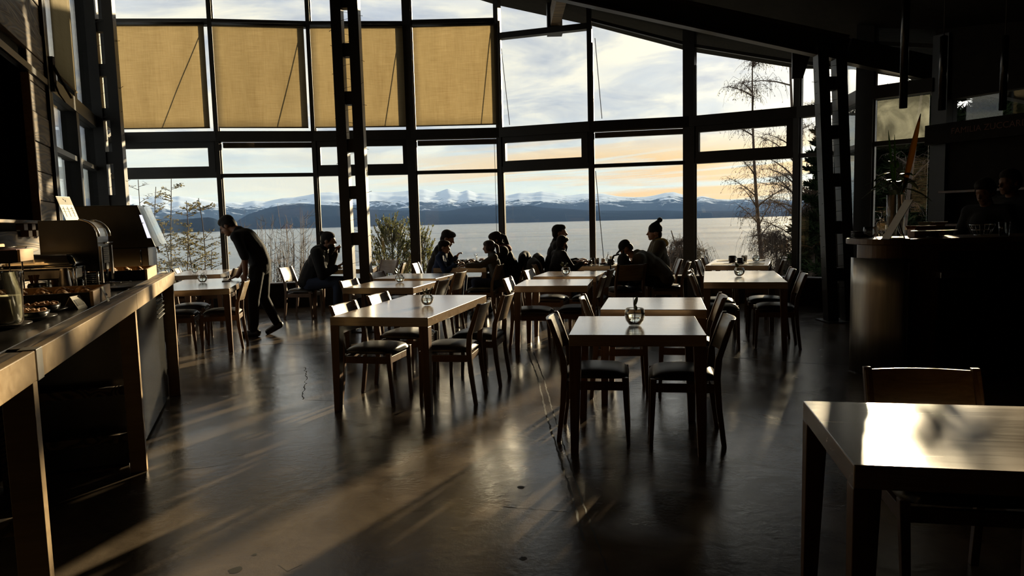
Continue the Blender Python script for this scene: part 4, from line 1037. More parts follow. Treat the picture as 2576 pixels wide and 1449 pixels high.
# mug table
Hh = 'T9'; rzH = TB[Hh][1]
for k, (u, v) in enumerate(((-.22, -.45), (.22, -.42), (-.22, .35), (.20, .38))): placemat(tpt(Hh, u, v, TH + .0005), rzH + 1.57, ['placemat at the aisle end of the mug table, buffet side', 'placemat at the aisle end of the mug table, bar side', 'placemat at the window end of the mug table, buffet side', 'placemat at the window end of the mug table, bar side'][k], 'placemats on the mug table')
mug(tpt(Hh, -.12, .1), 'squat dark mug standing on the buffet side of the mug table', 'ceramic_dark', .055, .09, 'dark mugs')
sa = plate(tpt(Hh, .02, -.30), 'dark saucer under the stacked cup', None, .075, 'ceramic_dark'); mug(tpt(Hh, .02, -.30, TH + .01), 'dark cup with a glass resting in it', 'ceramic_dark', .045, .07, 'dark mugs'); tumbler(tpt(Hh, .06, -.02), 'glass of pale drink behind the dark cup', 'milk', .045, .10, .8)
# ------------------------------------------------------------------ buffet counter on the left
CZ = 1.08
DC = Vector((-1.5, 4.23, 0)).normalized(); NC = Vector((-DC.y, DC.x, 0)); RZC = math.atan2(DC.y, DC.x)
C0 = Vector((-1.43, 1.97, 0)) - DC * .9
def cs(p): return (Vector(p) - C0).dot(DC)
def cd(p): return (Vector(p) - C0).dot(NC)
def cw(s, d, z=CZ): return Vector((C0.x, C0.y, z)) + DC * s + NC * d
s1, s2, s3 = cs((-1.56, 2.30, 0)), cs((-2.29, 4.22, 0)), cs((-3.06, 6.2, 0))
ct = empty('buffet_counter', C0, RZC, 'long buffet counter with pale wooden front edge and black stone top', 'counter')
for a, b in ((0, s1 - .035), (s1 + .035, s2 - .004), (s2 + .004, s3)):
    box('front_board', MT['maple'], ct, a, b, 0, .035, CZ - .098, CZ, .003)
    box('edge_board', MT['barn_wood'], ct, a, b, .036, .095, CZ - .03, CZ - .001, .002)
box('joint_cap', MT['steel_brushed'], ct, s1 - .034, s1 + .034, -.004, .05, CZ - .10, CZ + .003, .002)
box('stone_top', MT['granite'], ct, 0, s3, .096, .78, CZ - .03, CZ, .003)
box('end_board', MT['maple'], ct, s3 - .03, s3, .036, .78, CZ - .098, CZ - .032, .002)
for s in (s1 - .02, s2, s3 - .06):
    box('leg', MT['maple'], ct, s - .025, s + .025, .01, .10, 0, CZ - .10, .003); box('leg', MT['barn_wood'], ct, s - .025, s + .025, .66, .75, 0, CZ - .10, .003)
    for z in (.24, .53): box('cross_rail', MT['barn_wood'], ct, s - .02, s + .02, .10, .66, z - .05, z, .002)
box('rear_board', MT['wall_dark'], ct, s1 + .05, s3 - .1, .75, .77, .05, CZ - .1)
fr = empty('undercounter_fridge', cw(s2 + .12, .08, 0), RZC, 'black undercounter fridge with vent slats below the buffet end', 'fridge')
fl = s3 - s2 - .26
box('cabinet', MT['black_gloss'], fr, 0, fl, .015, .62, .02, CZ - .12, .004); dr = box('door', MT['black_gloss'], fr, .01, fl * .72, 0, .014, .06, CZ - .15, .003); box('handle', MT['steel'], dr, .05, .25, -.02, 0, CZ - .22, CZ - .205, .002)
for k in range(5): box('vent_slat', MT['steel'], fr, fl * .76, fl * .97, -.004, .012, CZ - .2 - .035 * k, CZ - .19 - .035 * k)
box('fridge_feet', MT['black_matte'], fr, .02, fl - .02, .05, .6, 0, .02)
# low side table past the counter end
sp_ = atz(419, 940, 0)
make_table('side_table', (sp_.x + DC.x * .38 + NC.x * .31, sp_.y + DC.y * .38 + NC.y * .31, 0), RZC, .76, .62, 'small wooden side table standing past the buffet end')

def cz_(px, py, z=CZ): return atz(px, py, z)
rnd = random.Random(5)
def lump(p, r, mat, name='croissant', label='', group='', k=1.0, rz=None):
    rz = rnd.uniform(0, 3.1) if rz is None else rz
    o = MB()
    for i in range(5):
        a = -1.0 + .5 * i; w = r * (.55 - .11 * abs(i - 2)) ; o.ell((math.sin(a) * r, (math.cos(a) - .8) * r * .9, w * .8), (w * .95, w, w * .85), 8, 6)
    return tag(o.build(name, MT[mat], None, loc=p, rz=rz), label, 'pastry', group)
# milk jug on saucer
jp = cz_(8, 826); jg = empty('milk_jug', jp, .2, 'clear glass jug half full of pale milk at the buffet', 'jug')
MB().lathe([(0, .012), (.062, .012), (.072, .03), (.080, .215), (.083, .225), (.078, .225), (.068, .034), (.058, .018), (0, .018)], 28).build('glass_body', MT['glass_tumbler'], jg)
MB().lathe([(0, .02), (.058, .02), (.0665, .036), (.0712, .128), (0, .128)], 28).build('milk', MT['milk'], jg)
MB().tube([(-.078, 0, .20), (-.125, 0, .19), (-.130, 0, .10), (-.072, 0, .06)], .009, 8).build('handle', MT['glass_tumbler'], jg)
plate((jp.x, jp.y, CZ), 'dark saucer under the milk jug', None, .10, 'ceramic_dark', 'buffet plates')
# two nut pies in dishes
for px, py, lab in ((106, 787, 'nut pie in a dark tin farther from the milk jug'), (74, 806, 'nut pie in a dark tin right beside the milk jug')):
    p = cz_(px, py); o = empty('nut_pie', (p.x, p.y, CZ + .008), 0, lab, 'pie', 'nut pies')
    MB().lathe([(0, 0), (.07, 0), (.078, .032), (.074, .032), (.066, .004), (0, .004)], 24).build('tin', MT['black_gloss'], o)
    MB().lathe([(0, .005), (.066, .005), (.073, .028), (.04, .034), (0, .035)], 24).build('filling', MT['pie'], o)
    for k in range(22):
        a = rnd.uniform(0, 6.28); r = .062 * math.sqrt(rnd.random()); MB().ell((r * math.cos(a), r * math.sin(a), .037), (.011, .007, .006), 7, 5, Matrix.Rotation(rnd.uniform(0, 3), 3, 'Z')).build('nut', MT['pie'], o)
    plate((p.x, p.y, CZ), 'dark plate under the ' + lab.replace('nut pie in a dark tin ', 'pie '), None, .105, 'ceramic_dark', 'buffet plates')
# tent card
p = cz_(190, 776); tcard = empty('tent_card', p, RZC - .25, 'white folded tent card with a dark printed block on the counter edge', 'card')
m = MB(); 
for s in (-1, 1): m.hex([(-.045, s * .035 - .001, 0), (.045, s * .035 - .001, 0), (.045, s * .035 + .001, 0), (-.045, s * .035 + .001, 0), (-.045, -.001, .062), (.045, -.001, .062), (.045, .001, .062), (-.045, .001, .062)])
m.build('card', MT['paper'], tcard)
for (a, b, c, d, mm) in ((-.038, -.022, .014, .045, 'ink'), (-.014, .036, .016, .046, 'paper_grey')):
    f = lambda z: -.035 + .035 * z / .062 - .0022
    MB().add([(a, f(c), c), (b, f(c), c), (b, f(d), d), (a, f(d), d)], [(0, 1, 2, 3)]).build('print', MT[mm], tcard)
# wooden pastry boxes whose ends face the aisle
def pastry_box(pxa, pxb, depth, label, npast, plab, height=.075, tagged=False, mat='bread', dz=0.0):
    a = atz(*pxa, CZ + dz); b = atz(*pxb, CZ + dz); d = b - a; L = d.length; rz = math.atan2(d.y, d.x)
    o = empty('pastry_box', a, rz, label, 'box', 'wooden pastry boxes')
    box('end_panel', MT['box_wood'], o, 0, L, 0, .016, 0, height, .002); box('end_panel', MT['box_wood'], o, 0, L, depth - .016, depth, 0, height, .002)
    box('side_panel', MT['black_matte'], o, 0, .012, .016, depth - .016, 0, height - .004, .002); box('side_panel', MT['box_wood'], o, L - .012, L, .016, depth - .016, 0, height - .004, .002)  # wooden side towards the camera coloured black for its shade
    box('bottom', MT['box_wood'], o, .012, L - .012, .016, depth - .016, 0, .008)
    M4 = Matrix.Translation(a) @ Matrix.Rotation(rz, 4, 'Z')
    for k in range(npast):
        q = M4 @ Vector((L * (.28 + .44 * (k % 2)) + rnd.uniform(-.01, .01), .06 + (depth - .12) * k / max(1, npast - 1), height * .52))
        lump(q, .045, mat, 'croissant', plab, 'pastries in one box: ' + plab)
    return o, M4, L
o, M4, L = pastry_box((237, 770), (279, 746), .55, 'wooden pastry box nearest the tent card, its end bearing a price tag', 10, 'glazed pastry heaped in the box beside the tent card')
tg = empty('price_tag', M4 @ Vector((L * .42, -.002, .075)), math.atan2((M4 @ Vector((1, 0, 0)) - M4.translation).y, (M4 @ Vector((1, 0, 0)) - M4.translation).x), 'white price tag leaning on the end of the pastry box', 'tag')
MB().hex([(-.02, -.03, -.075), (.035, -.03, -.075), (.035, -.028, -.075), (-.02, -.028, -.075), (-.02, -.004, .004), (.035, -.004, .004), (.035, -.002, .004), (-.02, -.002, .004)]).build('card', MT['paper'], tg)
text('lettering', 'PERA', .020, MT['ink'], tg, (.008, -.0215, -.038), (R(72), 0, 0)); MB().box(-.010, .026, -.0268, -.0262, -.056, -.053).build('print_line', MT['ink'], tg)
pastry_box((372, 704), (395, 690), .62, 'wooden pastry box at the far end of the counter', 12, 'golden pastry heaped in the far end box', .08)
# raised boxes on wire stand
st = cz_(60, 745); rs = empty('wire_stand', (st.x, st.y, CZ) , RZC, 'black wire stand raising the cake box over the counter', 'stand')
for x in (-.14, .10):
    for y in (.02, .36): MB().tube([(x, y, 0), (x, y, .205)], .004, 6).build('leg', MT['chrome'], rs)
MB().box(-.16, .12, .0, .38, .203, .209).build('shelf', MT['black_matte'], rs)
Mr = Matrix.Translation(rs.location) @ Matrix.Rotation(RZC, 4, 'Z')
cb = empty('cake_box', Mr @ Vector((-.15, -.04, .2095)), RZC, 'wooden box of dark jam cake on the raised wire stand', 'box')
box('end_panel', MT['box_wood'], cb, 0, .26, 0, .014, 0, .07, .002); box('end_panel', MT['box_wood'], cb, 0, .26, .42, .434, 0, .07, .002); box('side_panel', MT['black_matte'], cb, 0, .012, .014, .42, 0, .066); box('side_panel', MT['box_wood'], cb, .248, .26, .014, .42, 0, .066); box('bottom', MT['box_wood'], cb, .012, .248, .014, .42, 0, .008)  # near side panel painted black where the wood lies in shade
tag(MB().box(.016, .244, .02, .41, .009, .072).build('jam_cake', MT['jam_cake'], None, .006, loc=cb.location, rz=RZC), 'slab of dark jam cake in the raised box', 'cake')
MB().tube([(.26, .05, .06), (.33, .05, .08), (.33, .36, .085), (.26, .36, .06)], .004, 6).build('wire_handle', MT['chrome'], cb)
tp = Mr @ Vector((-.02, .12, .2835)); tr = empty('bread_plate', tp, RZC, 'dark plate with a pale bread slice on the raised cake box', 'plate')
MB().lathe([(0, 0), (.09, 0), (.11, .012), (.108, .014), (.088, .004), (0, .004)], 22).build('dish', MT['ceramic_dark'], tr); MB().box(-.05, .05, -.04, .04, .005, .03).build('bread_slice', MT['bread'], tr, .006)
# cups of cinnamon sticks and small jars behind
for k, (px, py, lab, mm) in enumerate(((88, 742, 'small dark pot holding cinnamon sticks', 'ceramic_dark'), (108, 735, 'small glass jar with a pale label behind the milk jug', 'glass_tumbler'), (140, 722, 'slim brass pepper mill behind the pastry box', 'terracotta'))):
    p = cz_(px, py); jar((p.x, p.y, CZ), lab, mm, (.035, .03, .016)[k], (.07, .07, .075)[k], 'chrome' if k == 2 else None)
    if k == 0:
        for q in range(7): tag(MB().tube([(0, 0, 0), (rnd.uniform(-.02, .02), rnd.uniform(-.02, .02), .10)], .006, 6).build('cinnamon_stick', MT['terracotta'], None, loc=(p.x + rnd.uniform(-.012, .012), p.y + rnd.uniform(-.012, .012), CZ + .02)), 'cinnamon stick standing in the small dark pot', 'cinnamon', 'cinnamon sticks in the pot')
# chafing dish
p = cz_(205, 728); ch = empty('chafing_dish', p, RZC, 'polished steel chafing dish with domed lid on the buffet', 'chafing dish')
for x in (-.13, .13):
    for y in (.0, .40): MB().tube([(x, y, 0), (x, y, .155)], .006, 6).build('leg', MT['chrome'], ch)
MB().box(-.15, .15, -.02, .42, .145, .155).build('rim', MT['chrome'], ch, .003); MB().box(-.125, .125, .01, .39, .075, .145).build('water_pan', MT['steel_brushed'], ch, .01)
MB().hex([(-.145, -.015, .156), (.145, -.015, .156), (.145, .415, .156), (-.145, .415, .156), (-.11, .02, .235), (.11, .02, .235), (.11, .38, .235), (-.11, .38, .235)]).build('lid', MT['chrome'], ch, .03, 4)
MB().tube([(.146, .13, .18), (.18, .13, .2), (.18, .27, .2), (.146, .27, .18)], .006, 6).build('lid_handle', MT['chrome'], ch)
MB().lathe([(0, 0), (.035, 0), (.035, .05), (0, .05)], 14, (0, .2, .004)).build('burner', MT['steel'], ch)
# forks bundle, bottles beside chafing dish
for k in range(5): cutlery(cz_(222, 716 - k) + Vector((0, 0, .012 + .011 * k)), RZC + .9 + .05 * k, 'fork in the pile beside the chafing dish', 'fork', 'forks piled beside the chafing dish')
p = cz_(166, 738); fl_ = empty('steel_flask', p, 0, 'slim steel flask with a curved handle in front of the chafing dish', 'flask')
MB().lathe([(0, 0), (.035, 0), (.034, .06), (.024, .14), (.018, .155), (0, .155)], 18).build('body', MT['steel_brushed'], fl_); MB().tube([(.02, 0, .15), (.045, 0, .13), (.055, 0, .06), (.035, 0, .02)], .004, 6).build('handle', MT['chrome'], fl_)
p = cz_(197, 730); jar(p, 'domed dark canister in front of the chafing dish', 'black_gloss', .035, .07)
# tongs and ladles
for k, (px, py, lab) in enumerate(((262, 716, 'steel serving spoon lying on the counter'), (285, 712, 'steel serving tongs lying beyond the price-tagged box'), (305, 705, 'second pair of serving tongs lying by the far box'))):
    p = cz_(px, py) + Vector((0, 0, .004)); o = empty('serving_tongs' if k else 'serving_spoon', p, RZC + 1.0 + .2 * k, lab, 'tongs' if k else 'spoon')
    if k:
        for s in (-1, 1): MB().bar((-.12, s * .004, .004), (.12, s * .026, .008), .012, .003).build('arm', MT['chrome'], o)
        MB().tube([(-.12, -.004, .006), (-.13, 0, .006), (-.12, .004, .006)], .004, 6).build('hinge', MT['chrome'], o)
    else:
        MB().tube([(-.14, 0, .01), (.0, 0, .016), (.10, 0, .010)], .005, 6).build('handle', MT['chrome'], o); MB().ell((.13, 0, .012), (.035, .025, .010), 10, 6).build('bowl', MT['chrome'], o)
p = cz_(305, 728); plate((p.x, p.y, CZ), 'dark oval tray holding tongs near the counter edge', None, .09, 'ceramic_dark', 'buffet plates')
# roll-top cabinet
p = cz_(268, 714); rt = empty('roll_top_case', p, RZC, 'dark roll-top pastry case with curved hood on steel legs', 'display case')
for x in (-.17, .17):
    for y in (.02, .31): MB().tube([(x, y, 0), (x, y, .11)], .008, 6).build('leg', MT['steel'], rt)
prof = [(.0, .10), (.0, .335)] + [(.115 - .115 * math.cos(t), .335 + .115 * math.sin(t)) for t in [R(15 * i) for i in range(1, 7)]] + [(.34, .45), (.34, .10)]
n = len(prof); m = MB(); m.add([(-.19, y, z) for y, z in prof] + [(.19, y, z) for y, z in prof], [tuple(range(n)), tuple(reversed(range(n, 2 * n)))] + [(i, n + i, n + (i + 1) % n, (i + 1) % n) for i in range(n)]); m.build('hood', MT['black_gloss'], rt, .004, fix=True)
for x in (-.19, .19): MB().tube([(x * 1.01, y - .012, z) for y, z in prof[1:8]], .008, 6).build('edge_trim', MT['steel'], rt)
for x in (-.19, .19): MB().box(x - .012, x + .012, -.02, -.004, .02, .27).build('front_bracket', MT['steel_brushed'], rt, .002)
MB().tube([(-.15, -.03, .29), (.15, -.03, .29)], .007, 8).build('handle', MT['chrome'], rt)
MB().box(-.10, .10, -.014, -.006, .15, .26).build('instruction_plate', MT['paper_grey'], rt)
for k in range(6): MB().box(-.085, .085 - .02 * (k % 3), -.0155, -.014, .24 - .014 * k, .245 - .014 * k).build('print_line', MT['ink'], rt)
MB().box(-.06, .02, -.02, -.008, .105, .15).build('latch', MT['paper'], rt, .002)
# menu card standing on the case
mc = empty('menu_card', cw(cs(p) - .02, cd(p) + .17, CZ + .4505), RZC - .35, 'tall card with grey header and pictograms standing on the roll-top case', 'card')
def tilt(z): return .35 * z
W = .075; H = .165
MB().hex([(-W, 0, 0), (W, 0, 0), (W, .003, 0), (-W, .003, 0), (-W, tilt(H), H), (W, tilt(H), H), (W, tilt(H) + .003, H), (-W, tilt(H) + .003, H)]).build('card', MT['paper'], mc)
def onc(x0, x1, z0, z1, mat, name='print'): MB().add([(x0, tilt(z0) - .001, z0), (x1, tilt(z0) - .001, z0), (x1, tilt(z1) - .001, z1), (x0, tilt(z1) - .001, z1)], [(0, 1, 2, 3)]).build(name, MT[mat], mc)
onc(-W + .004, W - .004, .108, H - .004, 'paper_grey', 'header')
for k, x in enumerate((-.045, .0, .045)):
    onc(x - .002, x + .002, .025, .095, 'ink', 'pictogram')
    for q in range(3 if k == 2 else 2): onc(x - .018, x + .016, .05 + .016 * q + .01 * (k < 2), .053 + .016 * q + .01 * (k < 2), 'ink', 'pictogram')
    onc(x - .016, x - .006, .078, .082, 'ink', 'pictogram')
MB().tube([(-.014, tilt(.148) - .002, .148), (-.004, tilt(.140) - .002, .140), (.010, tilt(.145) - .002, .145), (.006, tilt(.128) - .002, .128)], .0016, 5).build('emblem', MT['paper'], mc)
# amber tag hanging beside
at = tag(MB().box(-.02, .02, -.002, .002, 0, .07).build('amber_tag', MT['leaf_yellow'], None, loc=cw(cs(p) + .30, cd(p) + .02, CZ + .22), rz=RZC + .2), 'small amber tag hanging by the roll-top case', 'tag')
# drinks dispenser
dp = cw(s3 + .06, .20); ds = empty('drink_dispenser', dp, RZC, 'tall black drinks dispenser with lit strip and slanted clear front', 'dispenser')
MB().hex([(0, .0, -CZ), (.50, .0, -CZ), (.50, .60, -CZ), (0, .60, -CZ), (0, .0, .22), (.5, .0, .22), (.5, .6, .22), (0, .6, .22)]).build('base_cabinet', MT['black_gloss'], ds, .006)
MB().hex([(0, -.06, .22), (.5, -.06, .22), (.5, .6, .22), (0, .6, .22), (0, .06, .585), (.5, .06, .585), (.5, .6, .585), (0, .6, .585)]).build('hood', MT['black_gloss'], ds, .006)
MB().hex([(.02, -.10, .24), (.48, -.10, .24), (.48, -.095, .24), (.02, -.095, .24), (.02, .02, .585), (.48, .02, .585), (.48, .025, .585), (.02, .025, .585)]).build('clear_front', MT['glass_tumbler'], ds)
MB().hex([(-.003, -.03, .30), (-.001, -.03, .30), (-.001, .0, .30), (-.003, .0, .30), (-.003, .028, .50), (-.001, .028, .50), (-.001, .05, .50), (-.003, .05, .50)]).build('lit_strip', MT['lit_display'], ds)
MB().tube([(-.02, .06, .20), (-.02, .06, .02)], .005, 6).build('drain_pipe', MT['chrome'], ds); MB().tube([(.1, -.06, .22), (.1, -.075, .17)], .01, 8).build('spout', MT['chrome'], ds)
MB().tube([(-.03, .04, .43), (.0, .02, .43)], .006, 6).build('knob', MT['chrome'], ds)
# right-leaning shelf price card behind the raised box
q = cw(s2 - .55, .70, CZ); sc_ = tag(MB().hex([(-.05, 0, 0), (.05, 0, 0), (.05, .002, 0), (-.05, .002, 0), (-.05, .05, .06), (.05, .05, .06), (.05, .052, .06), (-.05, .052, .06)]).build('shelf_card', MT['paper'], None, loc=(q.x, q.y, CZ), rz=RZC - .6), 'small blank card leaning at the back of the counter', 'card')
# ------------------------------------------------------------------ people
def remesh(mb, name, mats, voxel, smooth=4, parent=None, M4=None):
    me = mb.mesh(name, mats[0]); o = bpy.data.objects.new(name, me); COL.objects.link(o)
    r = o.modifiers.new('r', 'REMESH'); r.mode = 'VOXEL'; r.voxel_size = voxel; r.use_smooth_shade = True
    s = o.modifiers.new('s', 'SMOOTH'); s.iterations = smooth; s.factor = .5
    dg = bpy.context.evaluated_depsgraph_get(); new = bpy.data.meshes.new_from_object(o.evaluated_get(dg))
    bpy.data.objects.remove(o); bpy.data.meshes.remove(me)
    new.name = name; new.materials.clear()
    for m in mats: new.materials.append(m)
    o = bpy.data.objects.new(name, new); COL.objects.link(o)
    if parent: o.parent = parent
    return o
class Fig:
    """collects tapered limbs and rounded masses by group; a figure faces +y locally"""
    def __init__(s): s.p = []
    def cap(s, a, ra, b, rb, *g): s.p.append(('c', Vector(a), ra, Vector(b), rb, g)); return s
    def chain(s, pts, rr, *g):
        for i in range(len(pts) - 1): s.cap(pts[i], rr[i], pts[i + 1], rr[i + 1], *g)
        return s
    def ell(s, c, r, *g, m=None): s.p.append(('e', Vector(c), r, m, None, g)); return s
    def mesh(s, group, grow=0.0, n=12):
        mb = MB()
        for k, a, ra, b, rb, g in s.p:
            if group not in g: continue
            if k == 'c': mb.cap(a, ra + grow, b, rb + grow, n)
            else: mb.ell(a, tuple(x + grow for x in ra), n, 8, b)
        return mb
def head(f, c, pitch=0, yaw=0, s=1.0, hair='short', beard=False):
    """c = head centre; adds skull, face, ears; hair groups"""
    Rm = Matrix.Rotation(yaw, 3, 'Z') @ Matrix.Rotation(pitch, 3, 'X'); c = Vector(c)
    P = lambda x, y, z: c + Rm @ (Vector((x, y, z)) * s)
    E = lambda p, r, *g: f.ell(P(*p), tuple(v * s for v in r), *g, m=Rm)
    E((0, -.012, .028), (.076, .094, .090), 'body', 'skin'); E((0, .035, -.035), (.060, .058, .080), 'body', 'skin')
    E((0, .062, -.092), (.034, .030, .026), 'body', 'skin'); E((0, .075, -.062), (.030, .026, .018), 'body', 'skin')
    f.cap(P(0, .088, .012), .010 * s, P(0, .113, -.028), .014 * s, 'body', 'skin')
    E((0, .078, .028), (.045, .020, .012), 'body', 'skin')
    for q in (-1, 1):
        E((q * .030, .082, .006), (.013, .010, .009), 'body', 'skin'); E((q * .079, -.008, -.012), (.012, .024, .034), 'body', 'skin')
        E((q * .016, .093, -.060), (.018, .012, .007), 'body', 'skin')
    if hair in ('short', 'bun', 'cap', 'pony', 'long'):
        E((0, -.022, .046), (.080, .096, .084), 'body', 'hair'); E((0, .000, .070), (.076, .088, .058), 'body', 'hair')
        E((0, -.062, -.010), (.072, .050, .072), 'body', 'hair')
        for q in (-1, 1): E((q * .058, -.022, .018), (.027, .068, .056), 'body', 'hair')
        if hair in ('pony', 'long'):
            E((0, .022, .064), (.078, .080, .058), 'body', 'hair')
            for q in (-1, 1): E((q * .060, .004, -.005), (.026, .066, .066), 'body', 'hair')
    if hair == 'quiff': 
        E((0, -.028, .045), (.082, .092, .086), 'hair', 'body'); E((0, .018, .082), (.070, .078, .046), 'hair', 'body'); E((0, -.062, -.010), (.072, .052, .070), 'hair', 'body')
    if hair == 'messy':
        E((0, -.028, .050), (.090, .100, .090), 'hair', 'body'); E((0, .030, .085), (.082, .078, .046), 'hair', 'body'); E((0, -.06, -.02), (.08, .06, .08), 'hair', 'body')
    if hair == 'bun': E((0, -.105, .088), (.040, .042, .038), 'hair')
    if hair == 'pony':
        f.chain([P(0, -.10, .05), P(0, -.155, .0), P(0, -.165, -.12), P(0, -.14, -.24)], [.030 * s, .036 * s, .032 * s, .012 * s], 'pony')
    if hair == 'long':
        f.chain([P(0, -.06, .05), P(0, -.09, -.06), P(0, -.09, -.2)], [.07 * s, .07 * s, .045 * s], 'pony')
    if hair == 'beanie':
        E((0, -.015, .058), (.090, .104, .086), 'hat'); E((0, -.010, .022), (.092, .108, .030), 'hat'); f.chain([P(0, -.02, .1), P(0, -.05, .148)], [.07 * s, .035 * s], 'hat')
        E((0, -.085, .185), (.042, .042, .040), 'pom'); E((0, -.07, -.03), (.068, .04, .07), 'hair', 'body')
    if hair == 'capped':
        E((0, -.015, .055), (.086, .100, .078), 'hat'); f.ell(P(0, .11, .04), (.06 * s, .06 * s, .010 * s), 'hat', m=Rm); E((0, -.06, -.02), (.07, .045, .06), 'hair', 'body')
    if beard:
        E((0, .066, -.110), (.050, .046, .055), 'beard'); E((0, .05, -.16), (.034, .036, .050), 'beard'); E((0, .045, -.075), (.064, .050, .050), 'beard')
    return P
def hand(f, wrist, d, up, side=1, curl=.5, s=1.0):
    d = Vector(d).normalized(); up = Vector(up); up = (up - d * up.dot(d)).normalized(); x = d.cross(up) * side; w = Vector(wrist)
    for i in range(4):
        o = x * ((i - 1.5) * .020 * s); k = w + d * .085 * s + o - d * abs(i - 1.2) * .006
        f.cap(w + o * .5 + d * .01, .014 * s, k, .0115 * s, 'body', 'skin')
        L = (.040, .046, .043, .034)[i] * s; d1 = (d * math.cos(curl * .9) - up * math.sin(curl * .9)); k2 = k + d1 * L; d2 = (d * math.cos(curl * 2) - up * math.sin(curl * 2))
        f.cap(k, .0105 * s, k2, .0095 * s, 'body', 'skin'); f.cap(k2, .0095 * s, k2 + d2 * L * .8, .008 * s, 'body', 'skin')
    t = w + d * .02 - x * .028 * s; t1 = t + (d * .7 - x * .7 - up * .2).normalized() * .038 * s; f.cap(t, .014 * s, t1, .011 * s, 'body', 'skin'); f.cap(t1, .011 * s, t1 + (d * .9 - up * curl * .6).normalized() * .03 * s, .009 * s, 'body', 'skin')
def seated(s=1.0, lean=.15, hand_l=(-.16, .42, .80), hand_r=(.16, .42, .80), el_l=None, el_r=None, head_pitch=-.1, head_yaw=0, hairs='short', beard=False, bulk=1.0, seat=.47, knee=.44, twist=0, curl=.7, hunch=0.0, puff=1.0, legs=True):
    f = Fig(); hz = seat + .09 * s
    def up(x, y, z):   # torso point, height above the hip, leaning forward
        yy = y * math.cos(lean) + z * math.sin(lean); zz = -y * math.sin(lean) + z * math.cos(lean)
        return Vector((x * math.cos(twist) - yy * math.sin(twist) * .3, yy, hz + zz)) 
    b = bulk * s
    f.ell((0, -.02 * s, hz), (.165 * b, .13 * b, .11 * s), 'body', 'top', 'legs')
    f.cap(up(0, -.01, .05 * s), .135 * b, up(0, -.005, .22 * s), .135 * b, 'body', 'top'); f.ell(up(0, 0, .34 * s), (.165 * b, .115 * b, .16 * s), 'body', 'top', m=Matrix.Rotation(-lean, 3, 'X'))
    sh = {}
    for q in (-1, 1):
        sh[q] = up(q * .165 * b, -.005 + hunch * .06, .46 * s - hunch * .02); f.cap(up(0, -.01, .47 * s), .07 * s, sh[q], .066 * s * puff, 'body', 'top')
    nb = up(0, .0 + hunch * .05, .50 * s); hc = nb + Vector((0, .045 * s + .10 * hunch * s, .155 * s - .04 * hunch * s)) + Vector((0, math.sin(lean) * .06, 0))
    f.cap(nb, .062 * s, hc + Vector((0, -.02 * s, -.06 * s)), .052 * s, 'body', 'skin'); f.cap(nb, .075 * s, nb + Vector((0, .005, .03 * s)), .066 * s, 'top')
    P = head(f, hc, head_pitch, head_yaw, s, hairs, beard)
    for q, h, e in ((-1, hand_l, el_l), (1, hand_r, el_r)):
        h = Vector(h); S_ = sh[q]
        if e is None:
            mid = (S_ + h) / 2; L = (h - S_).length; A = .29 * s; drop = math.sqrt(max(.0009, A * A - (L / 2) ** 2)) if L < 2 * A else .02
            e = mid + (Vector((q * .45, -.25, -1)).normalized()) * drop
        e = Vector(e)
        f.cap(S_, .058 * b * puff, e, .046 * s * puff, 'body', 'top'); wv = h - e; wr = e + wv * .86
        f.cap(e, .045 * s * puff, wr, .034 * s * puff, 'body', 'top'); f.cap(wr, .030 * s, h, .026 * s, 'body', 'skin')
        hand(f, h, wv, (0, -.3, 1), q, curl, s)
    if legs:
        for q in (-1, 1):
            k = Vector((q * .11 * s, knee * s, hz + .0)); an = Vector((q * .11 * s, knee * s - .04, .10)); 
            f.cap((q * .09 * s, .02, hz - .02), .085 * b, k, .062 * s, 'body', 'legs'); f.cap(k, .060 * s, an, .044 * s, 'body', 'legs')
            f.cap(an + Vector((0, -.02, -.04)), .040 * s, an + Vector((0, .13 * s, -.062)), .034 * s, 'body', 'shoe' + 'LR'[q > 0])
    f.P = P; f.hc = hc; f.nb = nb; f.up = up; f.sh = sh
    return f
def person(f, loc, heading, label, top='cloth_black', legs='jeans', skin='skin', hairm='hair', extra=(), topname='jacket', hat='cloth_black', pom='cloth_black', voxel=.0095, group=None, fy=0.0):
    body = remesh(f.mesh('body'), 'person', [MT[skin]], voxel, 2); body.location = loc; body.rotation_euler = (0, 0, heading)
    tag(body, label, 'person', group)
    def part(g, name, mat, grow, vx=.013, sm=3):
        mb = f.mesh(g, grow)
        if mb.f: remesh(mb, name, [MT[mat]], vx, sm, body)
    part('top', topname, top, .012); part('legs', 'trousers', legs, .010); part('shoeL', 'shoe', 'shoe', .008, .012); part('shoeR', 'shoe', 'shoe', .008, .012); part('hair', 'hair', hairm, .004, .010, 2); part('pony', 'ponytail', hairm, .0, .009, 2)
    part('hat', 'hat', hat, .004, .010, 2); part('pom', 'pompom', pom, 0, .009, 1); part('beard', 'beard', hairm, .002, .009, 2); part('hood', 'hood', top if 'hood' not in dict(extra) else dict(extra)['hood'], 0, .011, 2)
    part('phone', 'phone', 'black_gloss', 0, .005, 0)
    return body
H90 = math.pi / 2
